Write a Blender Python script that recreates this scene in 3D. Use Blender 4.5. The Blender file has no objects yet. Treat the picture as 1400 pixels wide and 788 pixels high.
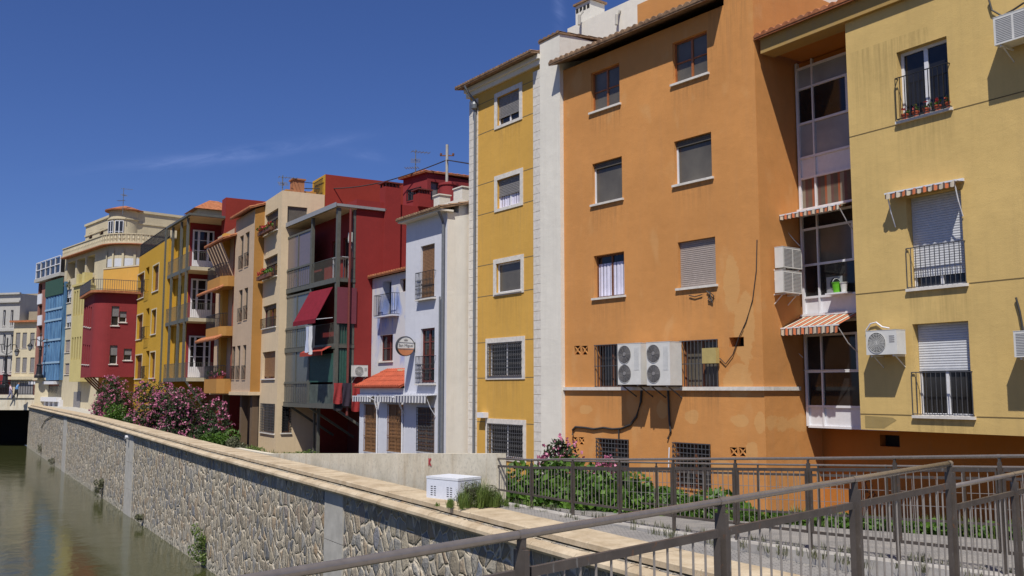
import bpy, bmesh, math, random
from mathutils import Vector, Matrix
random.seed(7)
rad = math.radians
S = bpy.context.scene
COL = S.collection
# ---------------- camera ----------------
F = 1280.0; P = math.atan(138 / F); EYE = 5.9
cam = bpy.data.cameras.new('camera'); camo = bpy.data.objects.new('camera', cam); COL.objects.link(camo)
cam.sensor_width = 36; cam.lens = 36 * F / 1400; cam.clip_start = .1; cam.clip_end = 4000
camo.location = (0, 0, EYE); camo.rotation_euler = (math.pi / 2 + P, 0, 0)
S.camera = camo
# ---------------- world ----------------
SUN = Vector((-.32, -1.30, 2.1)).normalized()
W = bpy.data.worlds.new('World'); S.world = W; W.use_nodes = True
wn, wl = W.node_tree.nodes, W.node_tree.links
bg = wn['Background']; bg.inputs[1].default_value = .064
sky = wn.new('ShaderNodeTexSky'); sky.sky_type = 'NISHITA'; sky.sun_disc = False
sky.sun_elevation = math.asin(SUN.z); sky.sun_rotation = math.atan2(SUN.x, SUN.y)
sky.air_density = 1.0; sky.dust_density = .55; sky.ozone_density = 5.0; sky.altitude = 200
tc = wn.new('ShaderNodeTexCoord')
def wmath(op, a, b=None, c=None):
    n = wn.new('ShaderNodeMath'); n.operation = op
    for i, q in enumerate((a, b, c)):
        if q is None: continue
        if isinstance(q, (int, float)): n.inputs[i].default_value = q
        else: wl.new(q, n.inputs[i])
    return n.outputs[0]
sp = wn.new('ShaderNodeSeparateXYZ'); wl.new(tc.outputs['Generated'], sp.inputs[0])
az = wmath('ARCTAN2', sp.outputs[0], sp.outputs[1]); el = wmath('ARCSINE', sp.outputs[2])
def cirrus(a0, e0, la, le, tilt, amt):
    da = wmath('SUBTRACT', az, a0)
    de = wmath('SUBTRACT', wmath('SUBTRACT', el, e0), wmath('MULTIPLY', da, tilt))
    qa = wmath('DIVIDE', da, la); qe = wmath('DIVIDE', de, le)
    r = wmath('ADD', wmath('MULTIPLY', qa, qa), wmath('MULTIPLY', qe, qe))
    m = wmath('POWER', 2.718, wmath('MULTIPLY', r, -1.0))
    cb = wn.new('ShaderNodeCombineXYZ'); wl.new(da, cb.inputs[0]); wl.new(wmath('MULTIPLY', de, 5.0), cb.inputs[1])
    nz = wn.new('ShaderNodeTexNoise'); nz.inputs['Scale'].default_value = 14; nz.inputs['Detail'].default_value = 7; nz.inputs['Roughness'].default_value = .62
    nz.inputs['Distortion'].default_value = .6
    wl.new(cb.outputs[0], nz.inputs['Vector'])
    return wmath('MULTIPLY', m, wmath('MULTIPLY', wmath('MAXIMUM', wmath('SUBTRACT', nz.outputs['Fac'], .36), 0), amt))
c = wmath('ADD', cirrus(-.295, .238, .10, .0065, .2, 1.05), cirrus(-.157, .246, .02, .005, -.1, .6))
c = wmath('ADD', c, cirrus(.052, .405, .006, .03, -.6, .7))
mx = wn.new('ShaderNodeMix'); mx.data_type = 'RGBA'
wl.new(c, mx.inputs[0]); wl.new(sky.outputs[0], mx.inputs[6]); mx.inputs[7].default_value = (7.5, 8.0, 9.5, 1)
# the air column seen is bluish-violet: trim the sky's green a little
hs = wn.new('ShaderNodeMix'); hs.data_type = 'RGBA'; hs.blend_type = 'MULTIPLY'; hs.inputs[0].default_value = 1
wl.new(mx.outputs[2], hs.inputs[6]); hs.inputs[7].default_value = (.62, .75, 1.19, 1)
wl.new(hs.outputs[2], bg.inputs[0])
sd = bpy.data.lights.new('sun', 'SUN'); sd.energy = 4.6; sd.angle = rad(.53); sd.color = (1, .955, .88)
so = bpy.data.objects.new('sun', sd); COL.objects.link(so)
so.rotation_euler = SUN.to_track_quat('Z', 'Y').to_euler(); so.location = (0, -20, 60)
S.view_settings.view_transform = 'Standard'; S.view_settings.look = 'None'
S.view_settings.exposure = .18; S.view_settings.gamma = 1
S.render.engine = 'CYCLES'
# ---------------- pixel mapping ----------------
G = math.hypot(F, 138)
def ray(u, v):
    a = 394 - v
    return Vector((u - 700, F * math.cos(P) - a * math.sin(P), F * math.sin(P) + a * math.cos(P)))
def at(u, v, Y):
    r = ray(u, v); return Vector((r.x * Y / r.y, Y, EYE + r.z * Y / r.y))
def onz(u, v, zrel):
    r = ray(u, v); t = zrel / r.z; return Vector((r.x * t, r.y * t, EYE + zrel))
def plan(u, Y): return Vector(((u - 700) / G * Y, Y))
# ---------------- materials ----------------
MATS = {}
def srgb(c):
    return tuple((x / 12.92 if x <= .04045 else ((x + .055) / 1.055) ** 2.4) for x in c)
class N:
    def __init__(s, name):
        s.m = bpy.data.materials.new(name); s.m.use_nodes = True
        s.n, s.l = s.m.node_tree.nodes, s.m.node_tree.links
        s.b = s.n['Principled BSDF']
        s.tc = s.n.new('ShaderNodeTexCoord')
    def new(s, t, **k):
        n = s.n.new(t)
        for a, b in k.items(): setattr(n, a, b)
        return n
    def noise(s, scale, detail=4, rough=.55, stretch=None, dist=0, kind='Object'):
        v = s.tc.outputs[kind]
        if stretch:
            mp = s.new('ShaderNodeMapping'); mp.inputs['Scale'].default_value = stretch; s.l.new(v, mp.inputs[0]); v = mp.outputs[0]
        n = s.new('ShaderNodeTexNoise'); n.inputs['Scale'].default_value = scale; n.inputs['Detail'].default_value = detail
        n.inputs['Roughness'].default_value = rough; n.inputs['Distortion'].default_value = dist
        s.l.new(v, n.inputs['Vector']); return n.outputs['Fac']
    def ramp(s, f, stops, interp='LINEAR'):
        r = s.new('ShaderNodeValToRGB'); r.color_ramp.interpolation = interp
        e = r.color_ramp.elements
        while len(e) < len(stops): e.new(.5)
        for q, (p, c) in zip(e, stops):
            q.position = p; q.color = (*c, 1) if isinstance(c, tuple) else (c, c, c, 1)
        s.l.new(f, r.inputs[0]); return r.outputs[0]
    def mix(s, f, a, b, mode='MIX'):
        m = s.new('ShaderNodeMix', data_type='RGBA', blend_type=mode)
        for i, q in ((0, f), (6, a), (7, b)):
            if isinstance(q, (int, float)): m.inputs[i].default_value = q
            elif isinstance(q, tuple): m.inputs[i].default_value = (*q, 1)
            else: s.l.new(q, m.inputs[i])
        return m.outputs[2]
    def math(s, op, a, b=0., c=0.):
        n = s.new('ShaderNodeMath', operation=op)
        for i, q in enumerate((a, b, c)):
            if isinstance(q, (int, float)): n.inputs[i].default_value = q
            else: s.l.new(q, n.inputs[i])
        return n.outputs[0]
    def col(s, c):
        if isinstance(c, tuple): s.b.inputs['Base Color'].default_value = (*c, 1)
        else: s.l.new(c, s.b.inputs['Base Color'])
    def bump(s, h, st=.3, d=.02):
        b = s.new('ShaderNodeBump'); b.inputs['Strength'].default_value = st; b.inputs['Distance'].default_value = d
        s.l.new(h, b.inputs['Height']); s.l.new(b.outputs[0], s.b.inputs['Normal'])
    def rough(s, r, metal=0, spec=.5):
        if isinstance(r, (int, float)): s.b.inputs['Roughness'].default_value = r
        else: s.l.new(r, s.b.inputs['Roughness'])
        s.b.inputs['Metallic'].default_value = metal; s.b.inputs['Specular IOR Level'].default_value = spec
def stains(mat, blobs, streaks, light=(.62, .38, .17), dark=(.2, .11, .05), amt=.5):
    # weathering with its own place on the wall: faded repairs and rain runs below the sills
    n = N.__new__(N); n.m = mat; n.n, n.l = mat.node_tree.nodes, mat.node_tree.links; n.b = n.n['Principled BSDF']; n.tc = n.n['Texture Coordinate']
    src = n.b.inputs['Base Color'].links[0].from_socket
    s = n.new('ShaderNodeSeparateXYZ'); n.l.new(n.tc.outputs['Object'], s.inputs[0]); x, z = s.outputs[0], s.outputs[2]
    w1 = n.noise(1.6, 6, .65, dist=.5); tot = None
    for bx_, bz_, rx, rz in blobs:
        a = n.math('DIVIDE', n.math('SUBTRACT', x, bx_), rx); b = n.math('DIVIDE', n.math('SUBTRACT', z, bz_), rz)
        d = n.math('ADD', n.math('MULTIPLY', a, a), n.math('MULTIPLY', b, b)); d = n.math('SUBTRACT', 1.0, n.math('ADD', d, n.math('MULTIPLY', n.math('SUBTRACT', w1, .5), 3.0)))
        d = n.math('MULTIPLY', d, 5.); d.node.use_clamp = True
        tot = d if tot is None else n.math('MAXIMUM', tot, d)
    if tot: src = n.mix(n.math('MULTIPLY', tot, amt), src, light)
    tot = None; ns = n.noise(1, 4, .7, stretch=(9, 9, .5))
    for a0, a1, z0, ln in streaks:
        m1 = n.math('SUBTRACT', 1.0, n.math('ABSOLUTE', n.math('DIVIDE', n.math('SUBTRACT', x, (a0 + a1) / 2), (a1 - a0) / 2 + .12))); m1 = n.math('MULTIPLY', m1, 6.); m1.node.use_clamp = True
        m2 = n.math('DIVIDE', n.math('SUBTRACT', z, z0 - ln), ln); m2.node.use_clamp = True
        m3 = n.math('LESS_THAN', z, z0); d = n.math('MULTIPLY', n.math('MULTIPLY', m1, m2), m3)
        tot = d if tot is None else n.math('MAXIMUM', tot, d)
    if tot: src = n.mix(n.math('MULTIPLY', tot, n.ramp(ns, [(.42, 0.), (.7, .55)])), src, dark)
    n.l.new(src, n.b.inputs['Base Color'])
def darker(c, k): return tuple(x * k for x in c)
def plaster(name, c, var=.14, streak=.25, patch=None, patchamt=.5, dirt=(.25, .2, .15), st=.25):
    n = N(name); MATS[name] = n.m
    a = n.noise(.35, 6, .6); a2 = n.noise(2.2, 5, .65)
    col = n.mix(n.ramp(a, [(.3, 0.), (.7, 1.)]), darker(c, 1 - var), tuple(min(.9, x * (1 + var * .7)) for x in c))
    col = n.mix(n.ramp(a2, [(.42, 0.), (.75, .35)]), col, darker(c, 1 - var * 1.6))
    s1 = n.noise(1, 4, .6, stretch=(5, 5, .35))
    col = n.mix(n.ramp(s1, [(.5, 0.), (.8, streak)]), col, dirt, 'MIX')
    if patch:
        p1 = n.noise(.9, 3, .5, stretch=(1.3, 1.3, .7), dist=.4)
        col = n.mix(n.ramp(p1, [(.60, 0.), (.68, patchamt)]), col, patch)
    f = n.noise(60, 4, .7)
    col = n.mix(n.ramp(f, [(.3, .0), (.75, .16)]), col, darker(c, .62))
    n.col(col); n.rough(.9, 0, .25)
    n.bump(n.math('ADD', n.math('ADD', n.noise(45, 5, .7), n.math('MULTIPLY', n.noise(3, 3), 2.)), n.math('MULTIPLY', n.noise(1, 4, .6, stretch=(2, 2, 4.5), dist=.6), 1.0)), st, .016)
    return n.m
def simple(name, c, r=.6, metal=0, var=.1, scale=8, spec=.5, bump=0):
    n = N(name); MATS[name] = n.m
    n.col(n.mix(n.ramp(n.noise(scale, 5, .65), [(.3, 0.), (.7, 1.)]), darker(c, 1 - var), tuple(min(.95, x * (1 + var)) for x in c)))
    n.rough(r, metal, spec)
    if bump: n.bump(n.noise(scale * 4, 4), bump, .01)
    return n.m
def stripes(name, cols, period, axis=0):
    n = N(name); MATS[name] = n.m
    s = n.new('ShaderNodeSeparateXYZ'); n.l.new(n.tc.outputs['Object'], s.inputs[0])
    f = n.math('FRACT', n.math('ADD', n.math('DIVIDE', s.outputs[axis], period), 50.))
    n.col(n.mix(n.ramp(n.noise(3), [(.3, 0.), (.8, .25)]), n.ramp(f, cols, 'CONSTANT'), (.25, .2, .16)))
    n.rough(.85, 0, .2); n.b.inputs['Transmission Weight'].default_value = 0
    return n.m
M_or = plaster('orange_plaster', (.59, .268, .082), .14, .10, patch=(.60, .33, .13), patchamt=.45)
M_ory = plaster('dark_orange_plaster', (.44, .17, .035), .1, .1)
M_ye = plaster('ochre_plaster', (.62, .355, .075), .10, .2)
M_yr = plaster('pale_yellow_plaster', (.64, .445, .165), .13, .22, dirt=(.30, .22, .10))
M_wh = plaster('white_plaster', (.75, .71, .62), .10, .14, dirt=(.33, .29, .24))
M_white2 = plaster('bluish_white_plaster', (.62, .625, .67), .08, .15, dirt=(.35, .36, .4))
M_cream = plaster('cream_plaster', (.65, .51, .33), .1, .2)
M_cream2 = plaster('far_cream_plaster', (.56, .485, .33), .12, .3)
M_beige = plaster('beige_plaster', (.50, .37, .255), .1, .2)
M_red = plaster('red_plaster', (.245, .028, .025), .12, .12, dirt=(.16, .03, .03))
M_redb = plaster('brick_red_plaster', (.27, .035, .022), .12, .1, dirt=(.18, .03, .02))
M_redf = plaster('crimson_plaster', (.25, .034, .036), .12, .15, dirt=(.18, .05, .05))
M_yg = plaster('sunflower_plaster', (.52, .30, .03), .1, .15)
M_ys = plaster('mustard_plaster', (.42, .21, .055), .1, .1)
M_grayb = plaster('grey_plaster', (.42, .41, .38), .12, .3)
M_tan = plaster('tan_plaster', (.30, .25, .18), .12, .3)
M_pale = plaster('pale_lemon_plaster', (.55, .46, .19), .1, .2)
n = N('blue_stained_plaster')
a = n.noise(.8, 4, .6, stretch=(1.2, 1, .5), dist=.5)
n.col(n.mix(n.ramp(a, [(.52, 0.), (.66, 1.)]), (.56, .55, .56), (.26, .34, .62))); n.rough(.9); n.bump(n.noise(40), .3, .01)
M_blue = n.m
n = N('concrete')
a = n.noise(1.2, 6, .65); b = n.noise(14, 5, .7)
cc = n.mix(n.ramp(a, [(.3, 0.), (.7, 1.)]), (.50, .45, .34), (.70, .64, .51))
cc = n.mix(n.ramp(n.noise(1, 4, .6, stretch=(4, 4, .4)), [(.52, 0.), (.75, .5)]), cc, (.36, .24, .11))
n.col(n.mix(n.ramp(b, [(.5, 0.), (.75, .5)]), cc, (.2, .18, .15))); n.rough(.9, 0, .25); n.bump(b, .4, .01)
M_con = n.m
M_cong = simple('grey_concrete', (.40, .38, .335), .9, 0, .15, 3, .2, .3)
n = N('stone_rubble')   # crazy-paved rubble facing
mp = n.new('ShaderNodeMapping'); mp.inputs['Scale'].default_value = (1, 1, .7); n.l.new(n.tc.outputs['Object'], mp.inputs[0])
wob = n.new('ShaderNodeTexNoise'); wob.inputs['Scale'].default_value = 3.5; wob.inputs['Detail'].default_value = 3; n.l.new(mp.outputs[0], wob.inputs['Vector'])
va = n.new('ShaderNodeVectorMath', operation='MULTIPLY_ADD'); n.l.new(wob.outputs['Color'], va.inputs[0]); va.inputs[1].default_value = (.07, .07, .07); n.l.new(mp.outputs[0], va.inputs[2])
v1 = n.new('ShaderNodeTexVoronoi'); v1.feature = 'F1'; v1.inputs['Scale'].default_value = 3.9; n.l.new(va.outputs[0], v1.inputs['Vector'])
v2 = n.new('ShaderNodeTexVoronoi'); v2.feature = 'DISTANCE_TO_EDGE'; v2.inputs['Scale'].default_value = 3.9; n.l.new(va.outputs[0], v2.inputs['Vector'])
sx = n.new('ShaderNodeSeparateColor'); n.l.new(v1.outputs['Color'], sx.inputs[0])
st = n.ramp(sx.outputs[0], [(0., (.13, .135, .145)), (.2, (.37, .35, .31)), (.42, (.49, .42, .30)), (.6, (.25, .205, .145)), (.8, (.45, .39, .29)), (.94, (.38, .26, .15)), (1., (.22, .24, .28))])
st = n.mix(n.ramp(n.noise(22, 6, .75), [(.35, 0.), (.8, .5)]), st, (.19, .17, .14))
st = n.mix(n.ramp(n.noise(7, 4, .7), [(.5, 0.), (.8, .5)]), st, (.46, .41, .30))
edge = n.math('ADD', v2.outputs['Distance'], n.math('MULTIPLY', n.math('SUBTRACT', n.noise(16, 3), .5), .06))
sz_ = n.new('ShaderNodeSeparateXYZ'); n.l.new(n.tc.outputs['Object'], sz_.inputs[0])
zb2 = n.ramp(n.math('SUBTRACT', sz_.outputs[2], n.math('MULTIPLY', n.noise(3, 4), .3)), [(.12, .75), (.2, 0.)])
mort = n.ramp(edge, [(.035, 1.), (.085, 0.)])
n.col(n.mix(zb2, n.mix(mort, st, (.66, .57, .43)), (.46, .42, .33))); n.rough(.85, 0, .3)
hh = n.math('ADD', n.ramp(edge, [(.02, 0.), (.09, .8), (.22, 1.)]), n.math('MULTIPLY', n.noise(9, 6, .7), .7))
hh = n.math('ADD', hh, n.math('MULTIPLY', sx.outputs[1], .45))
n.bump(hh, 1.0, .085); M_stone = n.m
n = N('coping_stone')
a = n.noise(1.6, 6, .7); b = n.noise(20, 4, .7)
cc = n.mix(n.ramp(a, [(.3, 0.), (.65, 1.)]), (.34, .255, .155), (.56, .46, .32))
n.col(n.mix(n.ramp(b, [(.55, 0.), (.8, .55)]), cc, (.17, .13, .09))); n.rough(.85, 0, .3); n.bump(b, .4, .01)
M_cope = n.m
n = N('gap_shade_dark'); n.col((.06, .055, .03)); n.rough(1); M_gap = n.m  # near-black colour painting the shade in the groove below the coping slabs
n = N('path_setts')
br = n.new('ShaderNodeTexBrick'); br.inputs['Scale'].default_value = 4.5; br.inputs['Color1'].default_value = (.27, .255, .235, 1); br.inputs['Color2'].default_value = (.21, .2, .19, 1)
br.inputs['Mortar'].default_value = (.1, .095, .09, 1); br.inputs['Mortar Size'].default_value = .025
n.l.new(n.tc.outputs['Object'], br.inputs['Vector'])
n.col(n.mix(n.ramp(n.noise(2, 5), [(.4, 0.), (.7, .5)]), br.outputs['Color'], (.34, .31, .27))); n.rough(.9, 0, .3); n.bump(n.noise(30, 4), .4, .01)
M_path = n.m
n = N('earth')
n.col(n.mix(n.ramp(n.noise(.8, 6), [(.4, 0.), (.65, 1.)]), (.19, .14, .09), (.09, .085, .04))); n.rough(1, 0, .1); n.bump(n.noise(12, 5), .6, .03)
M_earth = n.m
n = N('river_water')
n.col((.046, .050, .017)); n.rough(.10, 0, .5); n.b.inputs['IOR'].default_value = 1.33
h1 = n.noise(1.6, 5, .6, stretch=(1, .55, 1)); h2 = n.noise(.35, 3, .5)
n.bump(n.math('ADD', h1, n.math('MULTIPLY', h2, 1.5)), .16, .09); M_water = n.m
n = N('window_glass')
n.col(n.mix(n.ramp(n.noise(.7, 3), [(.35, 0.), (.7, 1.)]), (.012, .012, .013), (.035, .033, .032))); n.rough(.07, 0, .45); M_glass = n.m
n = N('screened_glass')
n.col(n.mix(n.ramp(n.noise(1.1, 4), [(.35, 0.), (.7, 1.)]), (.085, .075, .06), (.13, .115, .09))); n.rough(.22, 0, .45); M_gl2 = n.m
n = N('frosted_glass')
n.col(n.mix(n.ramp(n.noise(1.1, 4), [(.35, 0.), (.7, 1.)]), (.23, .24, .25), (.33, .34, .35))); n.rough(.3, 0, .45); M_gl3 = n.m
M_white = simple('white_frame', (.68, .68, .70), .45, 0, .05)
M_sill = simple('white_sill', (.62, .58, .52), .8, 0, .15)
M_wood = simple('orange_wood', (.30, .095, .025), .5, 0, .2, 12)
M_brown = simple('brown_wood', (.15, .06, .028), .6, 0, .25, 12)
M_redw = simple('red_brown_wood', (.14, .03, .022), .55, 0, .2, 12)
M_ochrew = simple('varnished_shutter', (.24, .125, .055), .55, 0, .2, 10)
M_iron = simple('wrought_iron', (.022, .022, .024), .55, .3, .2)
M_irongray = simple('grey_iron', (.10, .10, .105), .5, .4, .2)
M_shg = simple('grey_shutter', (.20, .19, .185), .6, 0, .15)
M_shw = simple('white_shutter', (.55, .56, .58), .6, 0, .08)
M_shb = simple('taupe_shutter', (.33, .275, .24), .6, 0, .1)
M_shd = simple('dark_slat_shutter', (.10, .085, .065), .6, 0, .15)
M_cloth = simple('curtain_cloth', (.62, .60, .72), .9, 0, .12, 3)
M_tile = None
n = N('terracotta_tile')
a = n.noise(5, 5, .7)
n.col(n.mix(n.ramp(n.noise(1.5, 4), [(.5, 0.), (.8, .45)]), n.mix(n.ramp(a, [(.3, 0.), (.7, 1.)]), (.22, .07, .03), (.48, .19, .085)), (.18, .14, .09))); n.rough(.85, 0, .2); n.bump(a, .3, .01)
M_tile = n.m
n = N('weathered_tile')
a = n.noise(5, 5, .7)
n.col(n.mix(n.ramp(a, [(.3, 0.), (.7, 1.)]), (.10, .055, .035), (.34, .22, .13))); n.rough(.9, 0, .2); n.bump(a, .3, .01)
M_tilew = n.m
M_tiler = simple('red_clay_tile', (.36, .075, .035), .8, 0, .25, 4, .3)
M_steel = simple('steel_frame', (.115, .115, .095), .55, .2, .15, 5)
M_bar = simple('galvanised_bar', (.30, .27, .24), .4, .4, .12, 20)
M_rail = simple('brushed_steel', (.27, .23, .195), .27, .5, .12, 20)
n = N('painted_post'); MATS['painted_post'] = n.m
pc = n.mix(n.ramp(n.noise(6, 5, .7), [(.3, 0.), (.7, 1.)]), (.070, .058, .050), (.115, .096, .082))
pc = n.mix(n.ramp(n.noise(11, 6, .75), [(.60, 0.), (.68, .8)]), pc, (.20, .085, .035))
n.col(n.mix(n.ramp(n.noise(35, 3, .6, stretch=(1, 1, .2)), [(.66, 0.), (.72, .7)]), pc, (.22, .21, .2))); n.rough(.45, .3); n.bump(n.noise(60, 3), .15, .003)
M_post = n.m
M_acw = simple('appliance_white', (.62, .61, .57), .45, 0, .08, 4)
M_acd = simple('appliance_dark', (.05, .05, .05), .5, 0, .1)
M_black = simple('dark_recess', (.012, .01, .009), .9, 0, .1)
M_maroon = simple('maroon_fabric', (.17, .012, .022), .85, 0, .2, 6, .2)
M_net = None
n = N('blue_net')
a = n.noise(1, 5, .6, stretch=(3, 3, .5))
n.col(n.mix(n.ramp(a, [(.35, 0.), (.65, 1.)]), (.03, .10, .22), (.12, .26, .42))); n.rough(.9); n.bump(a, .6, .1); M_net = n.m
M_green = simple('green_mesh', (.02, .07, .05), .9, 0, .2)
M_pipe = simple('grey_pipe', (.17, .18, .19), .5, .3, .15)
M_cable = simple('black_cable', (.03, .028, .026), .6, 0, .1)
M_curt = stripes('striped_curtain', [(0, (.10, .075, .055)), (.32, (.30, .085, .035)), (.48, (.22, .19, .14)), (.78, (.12, .06, .05))], .42)
M_awn = stripes('orange_striped_canvas', [(0, (.62, .17, .06)), (.28, (.06, .045, .045)), (.44, (.58, .50, .38)), (.8, (.10, .07, .06))], .26)
M_awnb = stripes('blue_striped_canvas', [(0, (.06, .07, .12)), (.5, (.55, .55, .55))], .24)
def leafmat(name, a, b, tr=.25):
    n = N(name); g = n.new('ShaderNodeNewGeometry')
    n.col(n.mix(g.outputs['Random Per Island'], a, b)); n.rough(.5, 0, .4)
    t = n.new('ShaderNodeBsdfTranslucent'); n.l.new(n.mix(g.outputs['Random Per Island'], a, b), t.inputs[0])
    mxs = n.new('ShaderNodeMixShader'); mxs.inputs[0].default_value = tr
    n.l.new(n.b.outputs[0], mxs.inputs[1]); n.l.new(t.outputs[0], mxs.inputs[2]); n.l.new(mxs.outputs[0], n.n['Material Output'].inputs[0])
    return n.m
M_leaf = leafmat('oleander_leaf', (.020, .042, .014), (.06, .095, .03))
M_leafb = leafmat('bright_leaf', (.04, .10, .012), (.12, .22, .03), .3)
M_leafy = leafmat('yellow_green_leaf', (.09, .15, .03), (.20, .27, .06), .35)
M_leafg = leafmat('grey_green_leaf', (.09, .10, .055), (.17, .17, .09))
M_pink = leafmat('pink_petal', (.42, .09, .19), (.66, .26, .38), .3)
M_redp = leafmat('red_petal', (.5, .02, .03), (.6, .10, .08), .3)
M_bark = simple('bark', (.11, .08, .055), .9, 0, .3, 15)
# ---------------- mesh builder ----------------
class MB:
    def __init__(s, xf=None): s.v = []; s.f = []; s.xf = xf
    def add(s, vs, fs):
        o = len(s.v)
        for q in vs:
            q = Vector(q); s.v.append(tuple(s.xf @ q) if s.xf else tuple(q))
        s.f += [tuple(i + o for i in f) for f in fs]
        return s
    def quad(s, a, b, c, d): return s.add([a, b, c, d], [(0, 1, 2, 3)])
    def box(s, x0, x1, y0, y1, z0, z1):
        return s.add([(x0, y0, z0), (x1, y0, z0), (x1, y1, z0), (x0, y1, z0), (x0, y0, z1), (x1, y0, z1), (x1, y1, z1), (x0, y1, z1)],
                     [(3, 2, 1, 0), (4, 5, 6, 7), (0, 1, 5, 4), (1, 2, 6, 5), (2, 3, 7, 6), (3, 0, 4, 7)])
    def bar(s, p, q, w, h=None, up=(0, 0, 1)):
        p, q = Vector(p), Vector(q); h = h or w; d = (q - p).normalized(); up = Vector(up)
        if abs(d.dot(up)) > .98: up = Vector((0, 1, 0))
        a = d.cross(up).normalized() * w / 2; b = a.cross(d).normalized() * h / 2
        vs = [p - a - b, p + a - b, p + a + b, p - a + b, q - a - b, q + a - b, q + a + b, q - a + b]
        return s.add(vs, [(3, 2, 1, 0), (4, 5, 6, 7), (0, 1, 5, 4), (1, 2, 6, 5), (2, 3, 7, 6), (3, 0, 4, 7)])
    def tube(s, pts, r, n=8, cap=True):
        pts = [Vector(p) for p in pts]; o = []; fs = []
        rs = r if isinstance(r, (list, tuple)) else [r] * len(pts)
        for i, p in enumerate(pts):
            d = (pts[min(i + 1, len(pts) - 1)] - pts[max(i - 1, 0)]).normalized()
            u = Vector((0, 0, 1)) if abs(d.z) < .95 else Vector((1, 0, 0))
            a = d.cross(u).normalized(); b = a.cross(d).normalized()
            for k in range(n):
                t = 2 * math.pi * k / n; o.append(p + (a * math.cos(t) + b * math.sin(t)) * rs[i])
        for i in range(len(pts) - 1):
            for k in range(n):
                fs.append((i * n + k, i * n + (k + 1) % n, (i + 1) * n + (k + 1) % n, (i + 1) * n + k))
        if cap: fs += [tuple(range(n))[::-1], tuple(range((len(pts) - 1) * n, len(pts) * n))]
        return s.add(o, fs)
    def lathe(s, c, prof, n=20, a0=0, a1=2 * math.pi):
        c = Vector(c); full = abs(a1 - a0 - 2 * math.pi) < 1e-4; m = n if full else n + 1
        vs = []; fs = []
        for r, z in prof:
            for k in range(m):
                t = a0 + (a1 - a0) * k / n; vs.append(c + Vector((r * math.cos(t), r * math.sin(t), z)))
        for i in range(len(prof) - 1):
            for k in range(n):
                k2 = (k + 1) % m; fs.append((i * m + k, i * m + k2, (i + 1) * m + k2, (i + 1) * m + k))
        return s.add(vs, fs)
    def prism(s, poly, z0, z1):
        n = len(poly)
        vs = [(x, y, z0) for x, y in poly] + [(x, y, z1) for x, y in poly]
        return s.add(vs, [tuple(range(n))[::-1], tuple(range(n, 2 * n))] + [(i, (i + 1) % n, n + (i + 1) % n, n + i) for i in range(n)])
    def panel(s, x0, x1, z0, z1, holes, y=0., dep=.2):
        xs = sorted({x0, x1, *[h for q in holes for h in q[:2]]}); zs = sorted({z0, z1, *[h for q in holes for h in q[2:4]]})
        xs = [x for x in xs if x0 <= x <= x1]; zs = [z for z in zs if z0 <= z <= z1]
        for i in range(len(xs) - 1):
            for j in range(len(zs) - 1):
                cx, cz = (xs[i] + xs[i + 1]) / 2, (zs[j] + zs[j + 1]) / 2
                if any(h[0] < cx < h[1] and h[2] < cz < h[3] for h in holes): continue
                s.quad((xs[i], y, zs[j]), (xs[i + 1], y, zs[j]), (xs[i + 1], y, zs[j + 1]), (xs[i], y, zs[j + 1]))
        for h in holes:
            a, b, c, d = h[:4]; dd = h[4] if len(h) > 4 else dep
            e = y + dd
            s.quad((a, y, c), (a, e, c), (b, e, c), (b, y, c)); s.quad((a, y, d), (b, y, d), (b, e, d), (a, e, d))
            s.quad((a, y, c), (a, y, d), (a, e, d), (a, e, c)); s.quad((b, y, c), (b, e, c), (b, e, d), (b, y, d))
        return s
    def tiles(s, x0, x1, y0, z0, y1, z1, pitch=.22, amp=.045, th=.06, course=.4):
        n = max(2, int((x1 - x0) / pitch)); w = (x1 - x0) / n; L = math.hypot(y1 - y0, z1 - z0); m = max(1, int(L / course))
        K = 6
        for j in range(m):
            vs = []; fs = []
            for e in (0, 1):
                t = (j + e) / m + (0 if e == 0 else .02); lift = .03 * (1 - e)
                for i in range(n * K + 1):
                    h = abs(math.sin(math.pi * i / K)) * amp * 1.3 + lift
                    vs.append((x0 + i * w / K, y0 + (y1 - y0) * t, z0 + (z1 - z0) * t + h))
            q = n * K + 1
            for i in range(n * K): fs.append((i, i + 1, q + i + 1, q + i))
            o = len(vs)   # little riser below each course edge
            for i in range(q): vs.append((vs[i][0], vs[i][1] + .004, z0 + (z1 - z0) * j / m - .012))
            for i in range(n * K): fs.append((i + 1, i, o + i, o + i + 1))
            s.add(vs, fs)
        s.add([(x0, y0 + .02, z0 - th), (x1, y0 + .02, z0 - th), (x1, y1, z1 - th), (x0, y1, z1 - th), (x0, y0 + .02, z0 - .005), (x1, y0 + .02, z0 - .005), (x1, y1, z1 - .005), (x0, y1, z1 - .005)],
              [(3, 2, 1, 0), (4, 5, 6, 7), (0, 1, 5, 4), (1, 2, 6, 5), (2, 3, 7, 6), (3, 0, 4, 7)])
        return s
    def build(s, name, mat, parent=None, smooth=False):
        me = bpy.data.meshes.new(name); me.from_pydata(s.v, [], s.f); me.update()
        mats = mat if isinstance(mat, list) else [mat]
        for m in mats: me.materials.append(m)
        if smooth: me.polygons.foreach_set('use_smooth', [True] * len(me.polygons))
        o = bpy.data.objects.new(name, me); COL.objects.link(o)
        if parent: o.parent = parent
        return o
def tag(o, label=None, cat=None, group=None, kind=None):
    if label: o['label'] = label
    if cat: o['category'] = cat
    if group: o['group'] = group
    if kind: o['kind'] = kind
    return o
def empty(name, loc, rz=0, label=None, cat=None, group=None):
    o = bpy.data.objects.new(name, None); COL.objects.link(o); o.location = loc; o.rotation_euler = (0, 0, rz); o.empty_display_size = .3
    return tag(o, label, cat, group)
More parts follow.
